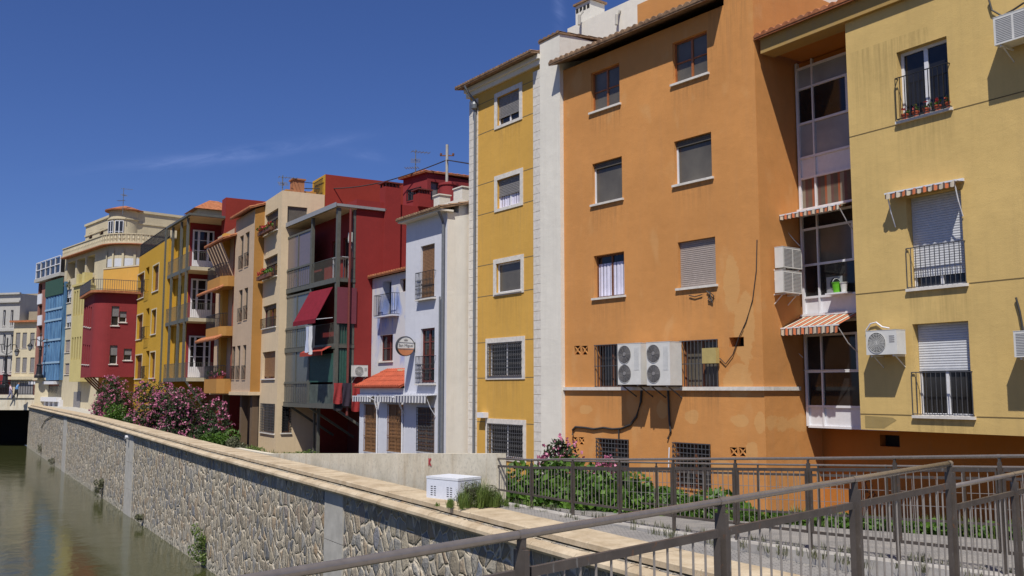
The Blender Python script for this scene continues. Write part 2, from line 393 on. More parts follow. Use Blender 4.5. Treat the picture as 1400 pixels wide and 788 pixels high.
def copy_tree(o, parent=None):
    c = o.copy(); COL.objects.link(c)
    if parent: c.parent = parent
    for ch in list(o.children): copy_tree(ch, c)
    return c
RY = lambda ox, oy: Matrix.Translation((ox, oy, 0)) @ Matrix.Rotation(math.pi / 2, 4, 'Z')   # frame of a right-hand side wall: x -> inward, y(in) -> -x
class Bld:
    def __init__(s, name, label, cat, O, vp, zb, ex=None, group=None):
        s.O = Vector(O); e = Vector((700 - vp, -G)) if ex is None else Vector(ex)
        s.ex = e.normalized(); s.ey = Vector((-s.ex.y, s.ex.x)); s.zb = zb
        s.root = empty(name, (s.O.x, s.O.y, zb), math.atan2(s.ex.y, s.ex.x), label, cat, group)
        s.h = []; s.hs = []
    def loc(s, u, v, y=0.):
        r = ray(u, v); t = (s.O.dot(s.ey) + y) / Vector((r.x, r.y)).dot(s.ey)
        p = Vector((r.x * t, r.y * t)) - s.O
        return p.dot(s.ex), EYE + r.z * t - s.zb
    def side(s, u, v, x=0.):
        r = ray(u, v); t = (s.O.dot(s.ex) + x) / Vector((r.x, r.y)).dot(s.ex)
        p = Vector((r.x * t, r.y * t)) - s.O
        return p.dot(s.ey), EYE + r.z * t - s.zb
    def world(s, x, y, z):
        q = s.O + s.ex * x + s.ey * y; return Vector((q.x, q.y, s.zb + z))
    def rect(s, u0, u1, v0, v1, y=0.):
        c, m = (u0 + u1) / 2, (v0 + v1) / 2
        return s.loc(u0, m, y)[0], s.loc(u1, m, y)[0], s.loc(c, v1, y)[1], s.loc(c, v0, y)[1]
    def srect(s, u0, u1, v0, v1, x=0.):
        c, m = (u0 + u1) / 2, (v0 + v1) / 2
        return s.side(u0, m, x)[0], s.side(u1, m, x)[0], s.side(c, v1, x)[1], s.side(c, v0, x)[1]
    def win(s, u0, u1, v0, v1, dep=.2, **k):
        r = s.rect(u0, u1, v0, v1); s.h.append((*r, dep)); return window(s.root, None, *r, y=dep, **k)
    def winxz(s, x0, x1, z0, z1, dep=.2, **k):
        s.h.append((x0, x1, z0, z1, dep)); return window(s.root, None, x0, x1, z0, z1, y=dep, **k)
    def swin(s, u0, u1, v0, v1, dep=.15, **k):
        r = s.srect(u0, u1, v0, v1); s.hs.append((*r, dep)); return window(s.root, RY(0, 0), *r, y=dep, **k)
    def body(s, x0, x1, z0, z1, depth, mat, smat=None, name='wall', fy=0.):
        mb = MB(); mb.panel(x0, x1, z0, z1, s.h, y=fy)
        if smat is None: mb.xf = RY(x1, 0); mb.panel(fy, depth, z0, z1, s.hs); mb.xf = None
        mb.quad((x0, fy, z0), (x0, fy, z1), (x0, depth, z1), (x0, depth, z0)).quad((x0, fy, z1), (x1, fy, z1), (x1, depth, z1), (x0, depth, z1))
        mb.quad((x0, depth, z0), (x0, depth, z1), (x1, depth, z1), (x1, depth, z0)).quad((x0, fy, z0), (x0, depth, z0), (x1, depth, z0), (x1, fy, z0))
        o = mb.build(name, mat, s.root)
        if smat: MB(RY(x1, 0)).panel(fy, depth, z0, z1, s.hs).build('side_wall', smat, s.root)
        return o
def window(root, xf, x0, x1, z0, z1, y=.2, frame=None, leaves=2, bars=0, shutter=0, shmat=None, grille=None, sill=True, curtain=None,
           surround=0, glass=None, name='window', shname='shutter', fw=.05, gm=None, split=None, sm=None):
    frame = frame or M_white
    mb = MB(xf); a, b = y - .05, y + .01
    mb.box(x0, x0 + fw, a, b, z0, z1).box(x1 - fw, x1, a, b, z0, z1).box(x0 + fw, x1 - fw, a, b, z1 - fw, z1).box(x0 + fw, x1 - fw, a, b, z0, z0 + fw)
    for i in range(1, leaves):
        c = x0 + (x1 - x0) * (split[i - 1] if split else i / leaves); mb.box(c - fw * .7, c + fw * .7, a + .003, b, z0 + fw, z1 - fw)
    for i in range(bars):
        c = z0 + (z1 - z0) * (i + 1) / (bars + 1); mb.box(x0 + fw, x1 - fw, a + .006, b, c - .018, c + .018)
    o = mb.build(name, frame, root)
    MB(xf).quad((x0 + .02, y - .015, z0 + .02), (x1 - .02, y - .015, z0 + .02), (x1 - .02, y - .015, z1 - .02), (x0 + .02, y - .015, z1 - .02)).build('pane', glass or M_glass, o)
    if curtain:
        m = MB(xf); n = max(8, int((x1 - x0) / .03)); vs = []; fs = []
        c0, c1, cz0, cz1 = x0 + .05, x1 - .05, z0 + .06, z1 - .1 - .12 * (z1 - z0)
        for i in range(n + 1):
            q = c0 + (c1 - c0) * i / n; d = y - .022 - .008 * math.sin(q * 42) - .004 * math.sin(q * 97)
            vs += [(q, d, cz0), (q, d, cz1)]
        fs = [(2 * i, 2 * i + 2, 2 * i + 3, 2 * i + 1) for i in range(n)]
        m.add(vs, fs).build('curtain', curtain, o, True)
    if shutter:
        m = MB(xf); zt = z1 - .005; zb = z1 - (z1 - z0) * shutter; n = max(2, int((zt - zb) / .055)); h = (zt - zb) / n
        for i in range(n):
            q = zb + i * h
            m.add([(x0 + .012, y - .06, q + .006), (x1 - .012, y - .06, q + .006), (x1 - .012, y - .066, q + h * .5), (x0 + .012, y - .066, q + h * .5), (x1 - .012, y - .062, q + h - .002), (x0 + .012, y - .062, q + h - .002),
                   (x1 - .012, y - .055, q + h + .004), (x0 + .012, y - .055, q + h + .004)], [(0, 1, 2, 3), (3, 2, 4, 5), (5, 4, 6, 7)])
        m.box(x0 + .012, x1 - .012, y - .08, y - .052, zb - .03, zb)
        m.build(shname, shmat or M_shg, o)
    if sill: MB(xf).box(x0 - .07, x1 + .07, -.07, y - .052, z0 - .06, z0 + .004).build('sill', M_sill, o)
    if surround:
        w = surround; m = MB(xf); t = -.03
        m.box(x0 - w, x0, t, .01, z0 - w * .6, z1 + w).box(x1, x1 + w, t, .01, z0 - w * .6, z1 + w).box(x0, x1, t, .01, z1, z1 + w).box(x0, x1, t, .01, z0 - w * .6, z0)
        m.build('surround', sm or M_sill, o)
    if grille: make_grille(xf, x0, x1, z0, z1, grille, gm or M_iron, o, -.05)
    return o
def make_grille(xf, x0, x1, z0, z1, kind, mat, parent, y=-.05, name='grille'):
    m = MB(xf); r = .016
    if kind == 'grid': sx_, sz_ = .13, .13
    elif kind == 'bars': sx_, sz_ = .12, .5
    elif kind == 'fancy': sx_, sz_ = .11, .28
    else: sx_, sz_ = .12, 99
    n = max(2, int((x1 - x0) / sx_)); k = max(1, int((z1 - z0) / sz_)) if sz_ < 90 else 1
    for i in range(n + 1):
        q = x0 + (x1 - x0) * i / n; m.box(q - r / 2, q + r / 2, y - r / 2, y + r / 2, z0 + .01, z1 - .01)
    for i in range(k + 1):
        q = z0 + .012 + (z1 - z0 - .024) * i / k; m.box(x0 - .03, x1 + .03, y - r * .6, y + r * .6, q - r * .7, q + r * .7)
    if kind == 'fancy':
        for i in range(n):
            c = x0 + (x1 - x0) * (i + .5) / n
            for j in range(k):
                q = z0 + (z1 - z0) * (j + .5) / k
                m.tube([(c + .04 * math.cos(t), y, q + .04 * math.sin(t)) for t in [w * math.pi / 4 for w in range(9)]], .006, 4, False)
    for q in (z0 + .04, z1 - .04):
        for c in (x0, x1): m.bar((c, y, q), (c, .01, q), .014)
    return m.build(name, mat, parent)
def balcony_rail(root, x0, x1, z0, h, out, mat=None, step=.11, side=True, xf=None, name='balcony_railing', fancy=False):
    """railing in front of an opening, standing `out` metres proud of the wall"""
    m = MB(xf); mat = mat or M_iron; t = .02
    for z in (z0 + .03, z0 + h):
        m.box(x0, x1, -out - t / 2, -out + t / 2, z - t / 2, z + t / 2)
        if side:
            for c in (x0, x1): m.box(c - t / 2, c + t / 2, -out + t / 2, .01, z - t / 2, z + t / 2)
    n = max(2, int((x1 - x0) / step))
    for i in range(n + 1):
        c = x0 + (x1 - x0) * i / n; m.box(c - .007, c + .007, -out - .007, -out + .007, z0 + .04, z0 + h - .01)
        if fancy and i < n:
            w = (x1 - x0) / n; cc = c + w / 2
            for zc in (z0 + h * .3, z0 + h * .6):
                m.tube([(cc + w * .42 * math.cos(a), -out, zc + h * .12 * math.sin(a)) for a in [k * math.pi / 4 for k in range(9)]], .008, 4, False)
    if side and out > .15:
        k = max(1, int(out / step))
        for c in (x0, x1):
            for i in range(1, k): m.box(c - .007, c + .007, -out * i / k - .007, -out * i / k + .007, z0 + .04, z0 + h - .01)
    return m.build(name, mat, root)
def leaves_mesh(mb, pts, size, flat=0., aspect=.4):
    for p in pts:
        d = Vector((random.gauss(0, 1), random.gauss(0, 1), random.gauss(0, 1 - flat) + .3)).normalized()
        u = d.orthogonal().normalized(); u = Matrix.Rotation(random.uniform(0, 6.28), 3, d) @ u; w = d.cross(u)
        s_ = size * random.uniform(.6, 1.3)
        a = u * s_; b = w * s_ * aspect
        mb.add([p - a, p + b - d * s_ * .1, p + a, p - b - d * s_ * .1], [(0, 1, 2, 3)])
def blob_pts(n, c, r, clumps=12, seed=0, shell=.55, squash=1):
    rr = random.Random(seed); cl = []
    for i in range(clumps):
        d = Vector((rr.gauss(0, 1), rr.gauss(0, 1), rr.gauss(0, 1))).normalized() * rr.uniform(.35, .85)
        cl.append((Vector((c[0] + d.x * r[0], c[1] + d.y * r[1], c[2] + d.z * r[2])), rr.uniform(.25, .5)))
    out = []
    while len(out) < n:
        cc, k = rr.choice(cl)
        d = Vector((rr.gauss(0, 1), rr.gauss(0, 1), rr.gauss(0, 1))).normalized() * (rr.uniform(shell, 1) ** .6)
        p = cc + Vector((d.x * r[0] * k, d.y * r[1] * k, d.z * r[2] * k))
        out.append(p)
    return out
def shrub(name, label, cat, loc, r, nleaf, lsize, mat, flowers=0, fmat=None, fsize=.05, clumps=14, seed=1, group=None, aspect=.35, stems=5):
    o = empty(name, loc, 0, label, cat, group)
    m = MB(); c = (0, 0, r[2] * .95)
    pts = [p for p in blob_pts(nleaf, c, r, clumps, seed) if p.z > .02]
    leaves_mesh(m, pts, lsize, aspect=aspect); m.build('foliage', mat, o)
    st_ = MB()
    for i in range(stems):
        a = 6.28 * i / stems; e = (r[0] * .5 * math.cos(a), r[1] * .5 * math.sin(a), r[2] * 1.2)
        st_.tube([(.1 * math.cos(a), .1 * math.sin(a), -.1), (e[0] * .4, e[1] * .4, e[2] * .5), e], [.035, .025, .01], 6)
    st_.build('stem', M_bark, o)
    if flowers:
        fm = MB(); rr = random.Random(seed + 5)
        fp = blob_pts(flowers, c, (r[0] * 1.04, r[1] * 1.04, r[2] * 1.05), clumps, seed, .85)
        for p in fp:
            if p.z < r[2] * .3: continue
            leaves_mesh(fm, [p + Vector((rr.gauss(0, .05), rr.gauss(0, .05), rr.gauss(0, .05))) for _ in range(6)], fsize, aspect=.8)
        fm.build('flowers', fmat, o)
    return o
# ================= SETTING =================
RW = empty('river_wall', (6.17, 5, 0), math.atan2(-.8552, .5183), 'long rubble stone embankment wall with pale stone coping beside the river', 'river wall')
RWO = Vector((6.17, 5)); RX = Vector((.5183, -.8552)); RYV = Vector((.8552, .5183))
def rw(x, y, z=0): q = RWO + RX * x + RYV * y; return Vector((q.x, q.y, z))
def rwpix(u, v, y=0.):
    r = ray(u, v); t = (RWO.dot(RYV) + y) / Vector((r.x, r.y)).dot(RYV); p = Vector((r.x * t, r.y * t)) - RWO
    return p.dot(RX), EYE + r.z * t
CZ = [(-107.6, 4.3), (-99, 4.3), (-61, 4.2), (-32.3, 3.91), (-18.4, 3.84), (-9.4, 3.76), (18, 3.74)]
def cz(x):
    for (a, za), (b, zb_) in zip(CZ, CZ[1:]):
        if x <= b: return za + (zb_ - za) * max(0, (x - a)) / (b - a)
    return CZ[-1][1]
m = MB(); xs = [-107.6 + i * 2.0 for i in range(int(126 / 2) + 1)]
for a, b in zip(xs, xs[1:]):
    za, zb_ = cz(a) - .12, cz(b) - .12
    m.quad((a, -.05, -1.5), (b, -.05, -1.5), (b, -.05, zb_), (a, -.05, za)).quad((a, .72, -1.5), (a, .72, za), (b, .72, zb_), (b, .72, -1.5)).quad((a, -.05, za), (b, -.05, zb_), (b, .72, zb_), (a, .72, za))
m.quad((-107.6, -.05, -1.5), (-107.6, -.05, 4.18), (-107.6, .72, 4.18), (-107.6, .72, -1.5))
m.build('stone_facing', M_stone, RW)
m = MB(); g = MB(); mo = MB(); x = -107.6; rr = random.Random(3)
while x < 17:
    L = 1.15; b = x + L - .012
    za, zb_ = cz(x) + rr.uniform(-.004, .004), cz(b) + rr.uniform(-.004, .004); y0 = .0 + rr.uniform(-.008, .008)
    m.add([(x, y0, za - .09), (b, y0, zb_ - .09), (b, .75, zb_ - .09), (x, .75, za - .09), (x, y0, za - .015), (b, y0, zb_ - .015), (b, .75, zb_), (x, .75, za), (x, y0 + .02, za), (b, y0 + .02, zb_)],
          [(3, 2, 1, 0), (0, 1, 5, 4), (4, 5, 9, 8), (8, 9, 6, 7), (2, 3, 7, 6), (1, 2, 6, 9, 5), (3, 0, 4, 8, 7)])
    prof = [(.0, -.13), (-.10, -.125), (-.19, -.14), (-.235, -.18), (-.24, -.23), (-.20, -.275), (-.12, -.29), (-.04, -.31)]
    vs = [(x, p, za + q) for p, q in prof] + [(b, p, zb_ + q) for p, q in prof]; k = len(prof)
    mo.add(vs, [(i, i + 1, k + i + 1, k + i) for i in range(k - 1)] + [tuple(range(k)), tuple(range(k, 2 * k))[::-1]])
    x += L
m.build('coping_slab', M_cope, RW); mo.build('rounded_moulding', M_cope, RW)
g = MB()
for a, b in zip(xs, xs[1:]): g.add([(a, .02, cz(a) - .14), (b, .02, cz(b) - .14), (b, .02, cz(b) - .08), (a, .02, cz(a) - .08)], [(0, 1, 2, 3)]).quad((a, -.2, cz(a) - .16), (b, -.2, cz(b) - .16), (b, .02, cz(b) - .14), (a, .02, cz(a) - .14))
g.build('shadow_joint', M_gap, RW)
m = MB(); m2 = MB()
for u0, u1, vm in ((445, 470, 725), (172, 182, 640), (86.5, 91, 600)):
    a, b = rwpix(u0, vm, -.05)[0], rwpix(u1, vm, -.05)[0]
    m = MB(); m.box(a, b, -.085, -.049, -1.4, 1.2).box(a, b, -.085, -.049, 1.215, 2.45).box(a, b, -.085, -.049, 2.465, cz(a) - .31)
    m.build('concrete_pilaster', M_cong, RW)
pts = [(rwpix(u, v, -.12)[0], -.1, rwpix(u, v, -.12)[1]) for u, v in ((56, 585), (62, 574), (72, 568.5), (110, 576), (140, 589), (168, 598), (172, 604))]
MB().tube(pts, .03, 6).build('drain_hose', M_cable, RW)
a = rwpix(173.5, 598, -.2); MB().tube([(a[0], -.28, a[1]), (a[0], -.04, a[1])], .09, 10).build('outlet_pipe', M_white, RW)
MB().quad(*[rw(x, y, 0) for x, y in ((-700, -38), (40, -38), (40, 0), (-700, 0))]).build('river_water', M_water)['kind'] = 'structure'
MB().quad(*[rw(x, y, 2.6) for x, y in ((-1500, .7), (300, .7), (300, 1500), (-1500, 1500))]).build('ground', M_earth)['kind'] = 'structure'
MB().quad(*[rw(x, y, 3.0) for x, y in ((-1500, -1500), (300, -1500), (300, -38), (-1500, -38))]).build('far_bank_ground', M_earth)['kind'] = 'structure'
m = MB(); m.quad(rw(-66, .76, 2.62), rw(-66, 30, 2.62), rw(-96, 30, 4.2), rw(-96, .76, 4.2)); m.quad(rw(-96, .76, 4.2), rw(-96, 30, 4.2), rw(-150, 30, 4.2), rw(-150, .76, 4.2))
m.build('street', M_cong)['kind'] = 'structure'
# railings lines
def near_t(t):
    k = 1 - .0569 * t; Y = 18.2 * k; u = (677 + 8.4 * t) / k
    vt = [627, 629, 628, 628.6, 628, 627.5, 627, 625.8, 624, 622.5, 621][t]
    return at(u, vt, Y)
near = [near_t(t) for t in range(11)]
nbase = [3.78, 3.78, 3.78, 3.8, 3.82, 3.86, 3.9, 3.95, 4.0, 4.05, 4.1]
def far_t(t):
    k = 1 - .0429 * t; Y = 22 * k; u = (691 + 13.05 * t) / k; vt = 628.5 + t * 1.1
    return at(u, vt, Y)
far = [far_t(t) for t in range(14)]
fbase = [p.z - .98 for p in far]
m = MB()
nl = [Vector((p.x, p.y, z - .02)) for p, z in zip(near, nbase)]; fl = [Vector((far[min(13, int(i * 1.25))].x, far[min(13, int(i * 1.25))].y, fbase[min(13, int(i * 1.25))])) for i in range(11)]
ex0 = (nl[0] - nl[1]); nl = [nl[0] + ex0 * 6 + Vector((0, 0, -.9))] + nl; fl = [fl[0] + (fl[0] - fl[1]) * 6 + Vector((0, 0, -.7))] + fl
nl.append(nl[-1] + (nl[-1] - nl[-2]) * 4); fl.append(fl[-1] + (fl[-1] - fl[-2]) * 4)
for i in range(len(nl) - 1): m.quad(nl[i], nl[i + 1], fl[i + 1], fl[i])
m.build('path', M_path)['kind'] = 'structure'
# kerb under near railing, lower verge down to coping
dn = (near[3] - near[0]).xy.normalized(); pn = Vector((dn.y, -dn.x)); pn = pn if pn.dot(RYV) < 0 else -pn
def offs(p, d, z): return Vector((p.x + pn.x * d, p.y + pn.y * d, z))
m = MB()
nn = [near[0] + (near[0] - near[1]) * .4] + near + [near[-1] + (near[-1] - near[-2]) * 4]; nz = [nbase[0]] + nbase + [nbase[-1] + .2]
for i in range(len(nn) - 1):
    a, b, za, zb_ = nn[i], nn[i + 1], nz[i], nz[i + 1]
    m.add([offs(a, .16, za - .7), offs(b, .16, zb_ - .7), offs(b, .16, zb_), offs(a, .16, za), offs(b, -.12, zb_), offs(a, -.12, za), offs(b, -.12, zb_ - .1), offs(a, -.12, za - .1)], [(0, 1, 2, 3), (3, 2, 4, 5), (5, 4, 6, 7)])
m.build('kerb', simple('kerb_granite', (.36, .34, .31), .85, 0, .25, 3, .2, .3))['kind'] = 'structure'
m = MB()
for a, b, za, zb_ in zip(nn, nn[1:], nz, nz[1:]):
    pa = offs(a, .17, 0); pb = offs(b, .17, 0)
    qa = Vector((pa.x, pa.y)) - RWO; qb = Vector((pb.x, pb.y)) - RWO
    xa, xb = qa.dot(RX), qb.dot(RX)
    m.quad(rw(xa, .752, cz(xa) - .02), rw(xb, .752, cz(xb) - .02), (pb.x, pb.y, cz(xb) + .0), (pa.x, pa.y, cz(xa) + .0))
m.build('verge', M_path)['kind'] = 'structure'
# planting bed from path edge up to the orange house
m = MB(); of0, of1 = Vector((6.52, 24.34)), Vector((-.613, .79))
fb = [Vector((p.x, p.y, z - .03)) for p, z in zip(far, fbase)]; fb = [fb[0] + (fb[0] - fb[1]) * 3] + fb
for i in range(len(fb) - 1):
    a, b = fb[i], fb[i + 1]
    ta = (a.xy - of0).dot(of1); tb = (b.xy - of0).dot(of1); pa = of0 + of1 * ta; pb = of0 + of1 * tb
    pa += Vector((.79, .613)) * 3.5; pb += Vector((.79, .613)) * 3.5
    o1 = Vector((-pn.x, -pn.y, 0)) * .9
    a1 = Vector((a.x, a.y, a.z - .05)) + o1; b1 = Vector((b.x, b.y, b.z - .05)) + o1
    m.quad(a, b, b1, a1); a2 = Vector((a1.x, a1.y, 2.64)) + o1 * .25; b2 = Vector((b1.x, b1.y, 2.64)) + o1 * .25
    m.quad(a1, b1, b2, a2); m.quad(a2, b2, (pb.x, pb.y, 2.62), (pa.x, pa.y, 2.62))
m.build('planting_bed', M_earth)['kind'] = 'structure'

# ================= ORANGE HOUSE =================
OR = Bld('orange_house', 'large orange plastered house with scattered small windows and white ledge', 'house', (6.52, 24.34), -298, 2.6)
OR.win(808, 847, 93, 148, frame=M_wood, bars=1, dep=.16, glass=M_gl2)
OR.win(919.5, 967, 50, 108, frame=M_wood, bars=1, dep=.16, glass=M_gl2)
OR.win(810, 850.5, 219, 276, leaves=1, dep=.16, shutter=.12, shmat=M_shd, glass=M_gl2)
OR.win(922, 973, 187, 248, leaves=1, dep=.16, shutter=.12, shmat=M_shd, glass=M_gl2)
OR.win(812, 853.5, 347, 406, frame=M_brown, curtain=M_cloth, dep=.2)
OR.win(927, 978.5, 327.5, 392, leaves=1, shutter=.97, shmat=M_shb, dep=.16)
OR.win(815, 853, 471, 530, frame=M_brown, grille='bars', sill=False, gm=M_irongray)
OR.win(932, 982, 465, 530, frame=M_brown, grille='bars', sill=False, gm=M_irongray, glass=M_gl2)
OR.win(817, 860, 600, 655, frame=M_brown, grille='grid', sill=False, gm=M_irongray)
OR.win(922, 972, 606, 668, frame=M_brown, grille='grid', sill=False, gm=M_irongray)
r = OR.rect(997, 1022, 461, 474); OR.h.append((*r, .5))
vents = []
for (u0, u1, v0, v1) in ((785, 793.5, 473, 485), (795, 803.5, 473, 485), (782, 789.5, 598, 608), (791, 798.5, 598, 608), (998, 1008, 612, 624), (1010, 1020, 612, 624)):
    r = OR.rect(u0, u1, v0, v1); OR.h.append((*r, .12)); vents.append(r)
eU = OR.loc(850, 45, -.6)[1]; ztop = eU - .12
OR.hs = []
OR.body(-7.85, 0, 0, ztop, 9, M_or)
r = OR.rect(997, 1022, 461, 474); MB().box(r[0], r[1], .49, .5, r[2], r[3]).build('slot_back', M_black, OR.root)
for r in vents:
    o = MB().box(r[0], r[1], .1, .119, r[2], r[3]).build('vent_brick', M_black, OR.root)
    cx_, cz_ = (r[0] + r[1]) / 2, (r[2] + r[3]) / 2; w_, h_ = (r[1] - r[0]) / 2, (r[3] - r[2]) / 2
    g = MB(); 
    for sx_ in (-1, 1):
        g.bar((cx_ - sx_ * w_, .03, cz_ - h_), (cx_ + sx_ * w_, .03, cz_ + h_), .035, .03)
    g.add([(cx_ - w_ * .4, .012, cz_), (cx_, .012, cz_ - h_ * .4), (cx_ + w_ * .4, .012, cz_), (cx_, .012, cz_ + h_ * .4)], [(0, 1, 2, 3)])
    g.build('lattice', M_or, o)
MB().tiles(-7.93, -.95, -.58, eU, 4.5, eU + 1.75, .25, .07).build('roof', M_tilew, OR.root)
MB().box(-1.0, 0, .002, 9, ztop, eU + .55).build('parapet', M_or, OR.root)
MB().box(-5.9, -1.02, 1.6, 7, eU + .4, eU + 1.95).build('attic_wall', M_or, OR.root)
zl = OR.loc(930, 534)[1]
m = MB(); m.box(-7.95, .06, -.09, .0, zl, zl + .1); m.box(0.0, .06, .0, 1.5, zl, zl + .1); m.build('ledge', M_sill, OR.root)
MB().box(-.6, -.002, -.014, .01, zl + .1, ztop - .1).build('corner_strip', M_or, OR.root)
cab = [(783, 595), (783, 588), (787, 584), (800, 585), (812, 587), (825, 585), (838, 587), (850, 586), (862, 581), (870, 570), (876, 550), (877, 532)]
def wallpts(B, px, y=-.04): return [(B.loc(u, v, y)[0], y, B.loc(u, v, y)[1]) for u, v in px]
MB().tube(wallpts(OR, cab), .035, 6).build('insulated_pipe', M_cable, OR.root)
MB().tube(wallpts(OR, [(846, 587), (846, 600)]), .025, 6).build('insulated_pipe', M_cable, OR.root)
MB().tube(wallpts(OR, [(913, 528), (914, 550), (915, 575), (917, 590), (913, 600)]), .03, 6).build('insulated_pipe', M_cable, OR.root)
MB().tube(wallpts(OR, [(1035, 328), (1034, 370), (1029, 410), (1020, 440), (1010, 462), (1002, 485), (992, 498), (984, 490)]), .014, 5).build('loose_cable', M_cable, OR.root)
MB().tube(wallpts(OR, [(966, 398), (971, 402), (968, 408), (974, 412), (976, 405), (970, 399), (974, 414), (968, 411)]), .018, 5).build('coiled_cable', M_cable, OR.root)
MB().tube(wallpts(OR, [(942, 404), (950, 406), (960, 403)]), .014, 5).build('coiled_cable', M_cable, OR.root)
r = OR.rect(961, 980, 476, 497, -.16)
bxm = MB().box(r[0], r[1], -.2, -.06, r[2], r[3]).build('meter_box', simple('faded_yellow_box', (.42, .33, .12), .6), OR.root)
MB().tube(wallpts(OR, [(915, 612), (914, 640)], -.03), .02, 6).build('white_conduit', M_white, OR.root)
def ac_twofan(B, u0, u1, v0, v1, out, label):
    r = B.rect(u0, u1, v0, v1, -out); x0, x1, z0, z1 = r
    q = B.world(x0, -out, z0)
    o = empty('air_conditioner', q, B.root.rotation_euler[2], label, 'air conditioner', 'two-fan air conditioners on the orange house')
    w, h, d = x1 - x0, z1 - z0, out - .14
    MB().box(0, w, 0, d, 0, h).box(-.006, w + .006, -.006, d + .006, h, h + .012).build('casing', M_acw, o)
    for k in (0, 1):
        c = Vector((w * .31, -.004, h * (.27 + .47 * k))); rad_ = min(w * .27, h * .21)
        f = MB(Matrix.Translation(c) @ Matrix.Rotation(math.pi / 2, 4, 'X')); f.lathe((0, 0, 0), [(0, 0), (rad_, 0)], 24)
        fo = f.build('fan_opening', simple('fan_shadow', (.09, .09, .09)), o)
        f = MB(Matrix.Translation(c) @ Matrix.Rotation(math.pi / 2, 4, 'X'))
        for t in (.25, .4, .52, .64, .76, .88, 1.02): f.lathe((0, 0, .008), [(rad_ * t - .005, 0), (rad_ * t - .005, .008), (rad_ * t + .005, .008), (rad_ * t + .005, 0)], 24)
        for a in range(12):
            an = a * math.pi / 6; f.bar((0, 0, .012), (rad_ * math.cos(an), rad_ * math.sin(an), .012), .006)
        f.lathe((0, 0, .01), [(0, .014), (rad_ * .22, .014), (rad_ * .22, 0)], 16)
        f.build('fan_grille', M_shg, fo)
    MB().box(w * .72, w * .93, -.006, 0, h * .35, h * .9).build('panel', simple('panel_white', (.52, .52, .5)), o)
    for c in (w * .15, w * .85): MB().box(c - .02, c + .02, .0, out, -.05, -.012).bar((c, .08, -.05), (c, out, -.35), .03).build('bracket', M_irongray, o)
ac_twofan(OR, 844.5, 876, 470, 526, .62, 'left one of two grey-white two-fan air conditioners on orange wall')
ac_twofan(OR, 884, 916, 468, 527, .62, 'right one of two grey-white two-fan air conditioners on orange wall')
def ac_small(B, u0, u1, v0, v1, out, label, fan=True, xf=None, louvre=False):
    r = B.rect(u0, u1, v0, v1, -out); x0, x1, z0, z1 = r; q = B.world(x0, -out, z0)
    o = empty('air_conditioner', q, B.root.rotation_euler[2], label, 'air conditioner')
    fill_ac(o, x1 - x0, z1 - z0, out, fan); return o
def fill_ac(o, w, h, out, fan=True):
    d = out - .12
    MB().box(0, w, 0, d, 0, h).box(-.005, w + .005, -.005, d + .005, h, h + .01).build('casing', M_acw, o)
    if fan:
        rad_ = min(w * .3, h * .42); X = Matrix.Translation((w * .36, -.004, h * .5)) @ Matrix.Rotation(math.pi / 2, 4, 'X')
        fo = MB(X).lathe((0, 0, 0), [(0, 0), (rad_, 0)], 24).build('fan_opening', simple('fan_dark', (.12, .12, .115)), o)
        f = MB(X)
        for t in (.25, .4, .55, .7, .85, 1.0): f.lathe((0, 0, .006), [(rad_ * t - .004, 0), (rad_ * t - .004, .008), (rad_ * t + .004, .008), (rad_ * t + .004, 0)], 24)
        for a in range(16): an = a * math.pi / 8; f.bar((0, 0, .01), (rad_ * math.cos(an), rad_ * math.sin(an), .01), .005)
        f.build('fan_grille', M_acw, fo)
        m_ = MB()
        for i in range(4): m_.box(w * .76, w * .93, -.005, 0, h * (.5 + .08 * i), h * (.53 + .08 * i))
        m_.build('louvre', M_shg, o)
    else:
        m_ = MB()
        for i in range(14):
            for j in range(2): m_.box(w * .06 + j * w * .47, w * .47 + j * w * .47, -.005, 0, h * (.08 + .062 * i), h * (.10 + .062 * i))
        m_.build('louvre', M_shg, o)
    for c in (w * .15, w * .85): MB().box(c - .015, c + .015, .02, out, -.045, -.01).bar((c, .12, -.045), (c, out, -.28), .02).build('bracket', M_acw, o)

bl0 = []
for (u, v, w, h) in ((1000, 390, .28, .8), (1018, 450, .35, 1.0), (1010, 520, .5, .5), (945, 570, .25, .2), (905, 560, .2, .25), (800, 560, .3, .15), (1010, 575, .3, .2), (1040, 580, .18, .3), (835, 610, .2, .2), (990, 640, .4, .2), (890, 640, .5, .2), (1028, 620, .2, .3)):
    q = OR.loc(u, v); bl0.append((q[0], q[1], w, h))
stains(M_or, bl0, [(h[0], h[1], h[2] - .06, 1.0) for h in OR.h[:10]] + [(-1.5, -.3, eU, 2.5)], light=(.60, .355, .14), amt=.5)
# ---- right-hand side wall of the recess: side air conditioners
def side_ac(u0, u1, v0, v1, out, label):
    y0, z0 = OR.side(u0, v1, out); y1, z1 = OR.side(u1, v0, out); zb_ = OR.side((u0 + u1) / 2, v1, out)[1]; zt = OR.side((u0 + u1) / 2, v0, out)[1]
    q = OR.world(out, y0, zb_)
    o = empty('air_conditioner', q, OR.root.rotation_euler[2] + math.pi / 2, label, 'air conditioner'); fill_ac(o, y1 - y0, zt - zb_, out, False)
side_ac(1071, 1096, 339, 367, .38, 'upper of two stacked air conditioners beside glazed bay')
side_ac(1071, 1096, 371, 401, .38, 'lower of two stacked air conditioners beside glazed bay')

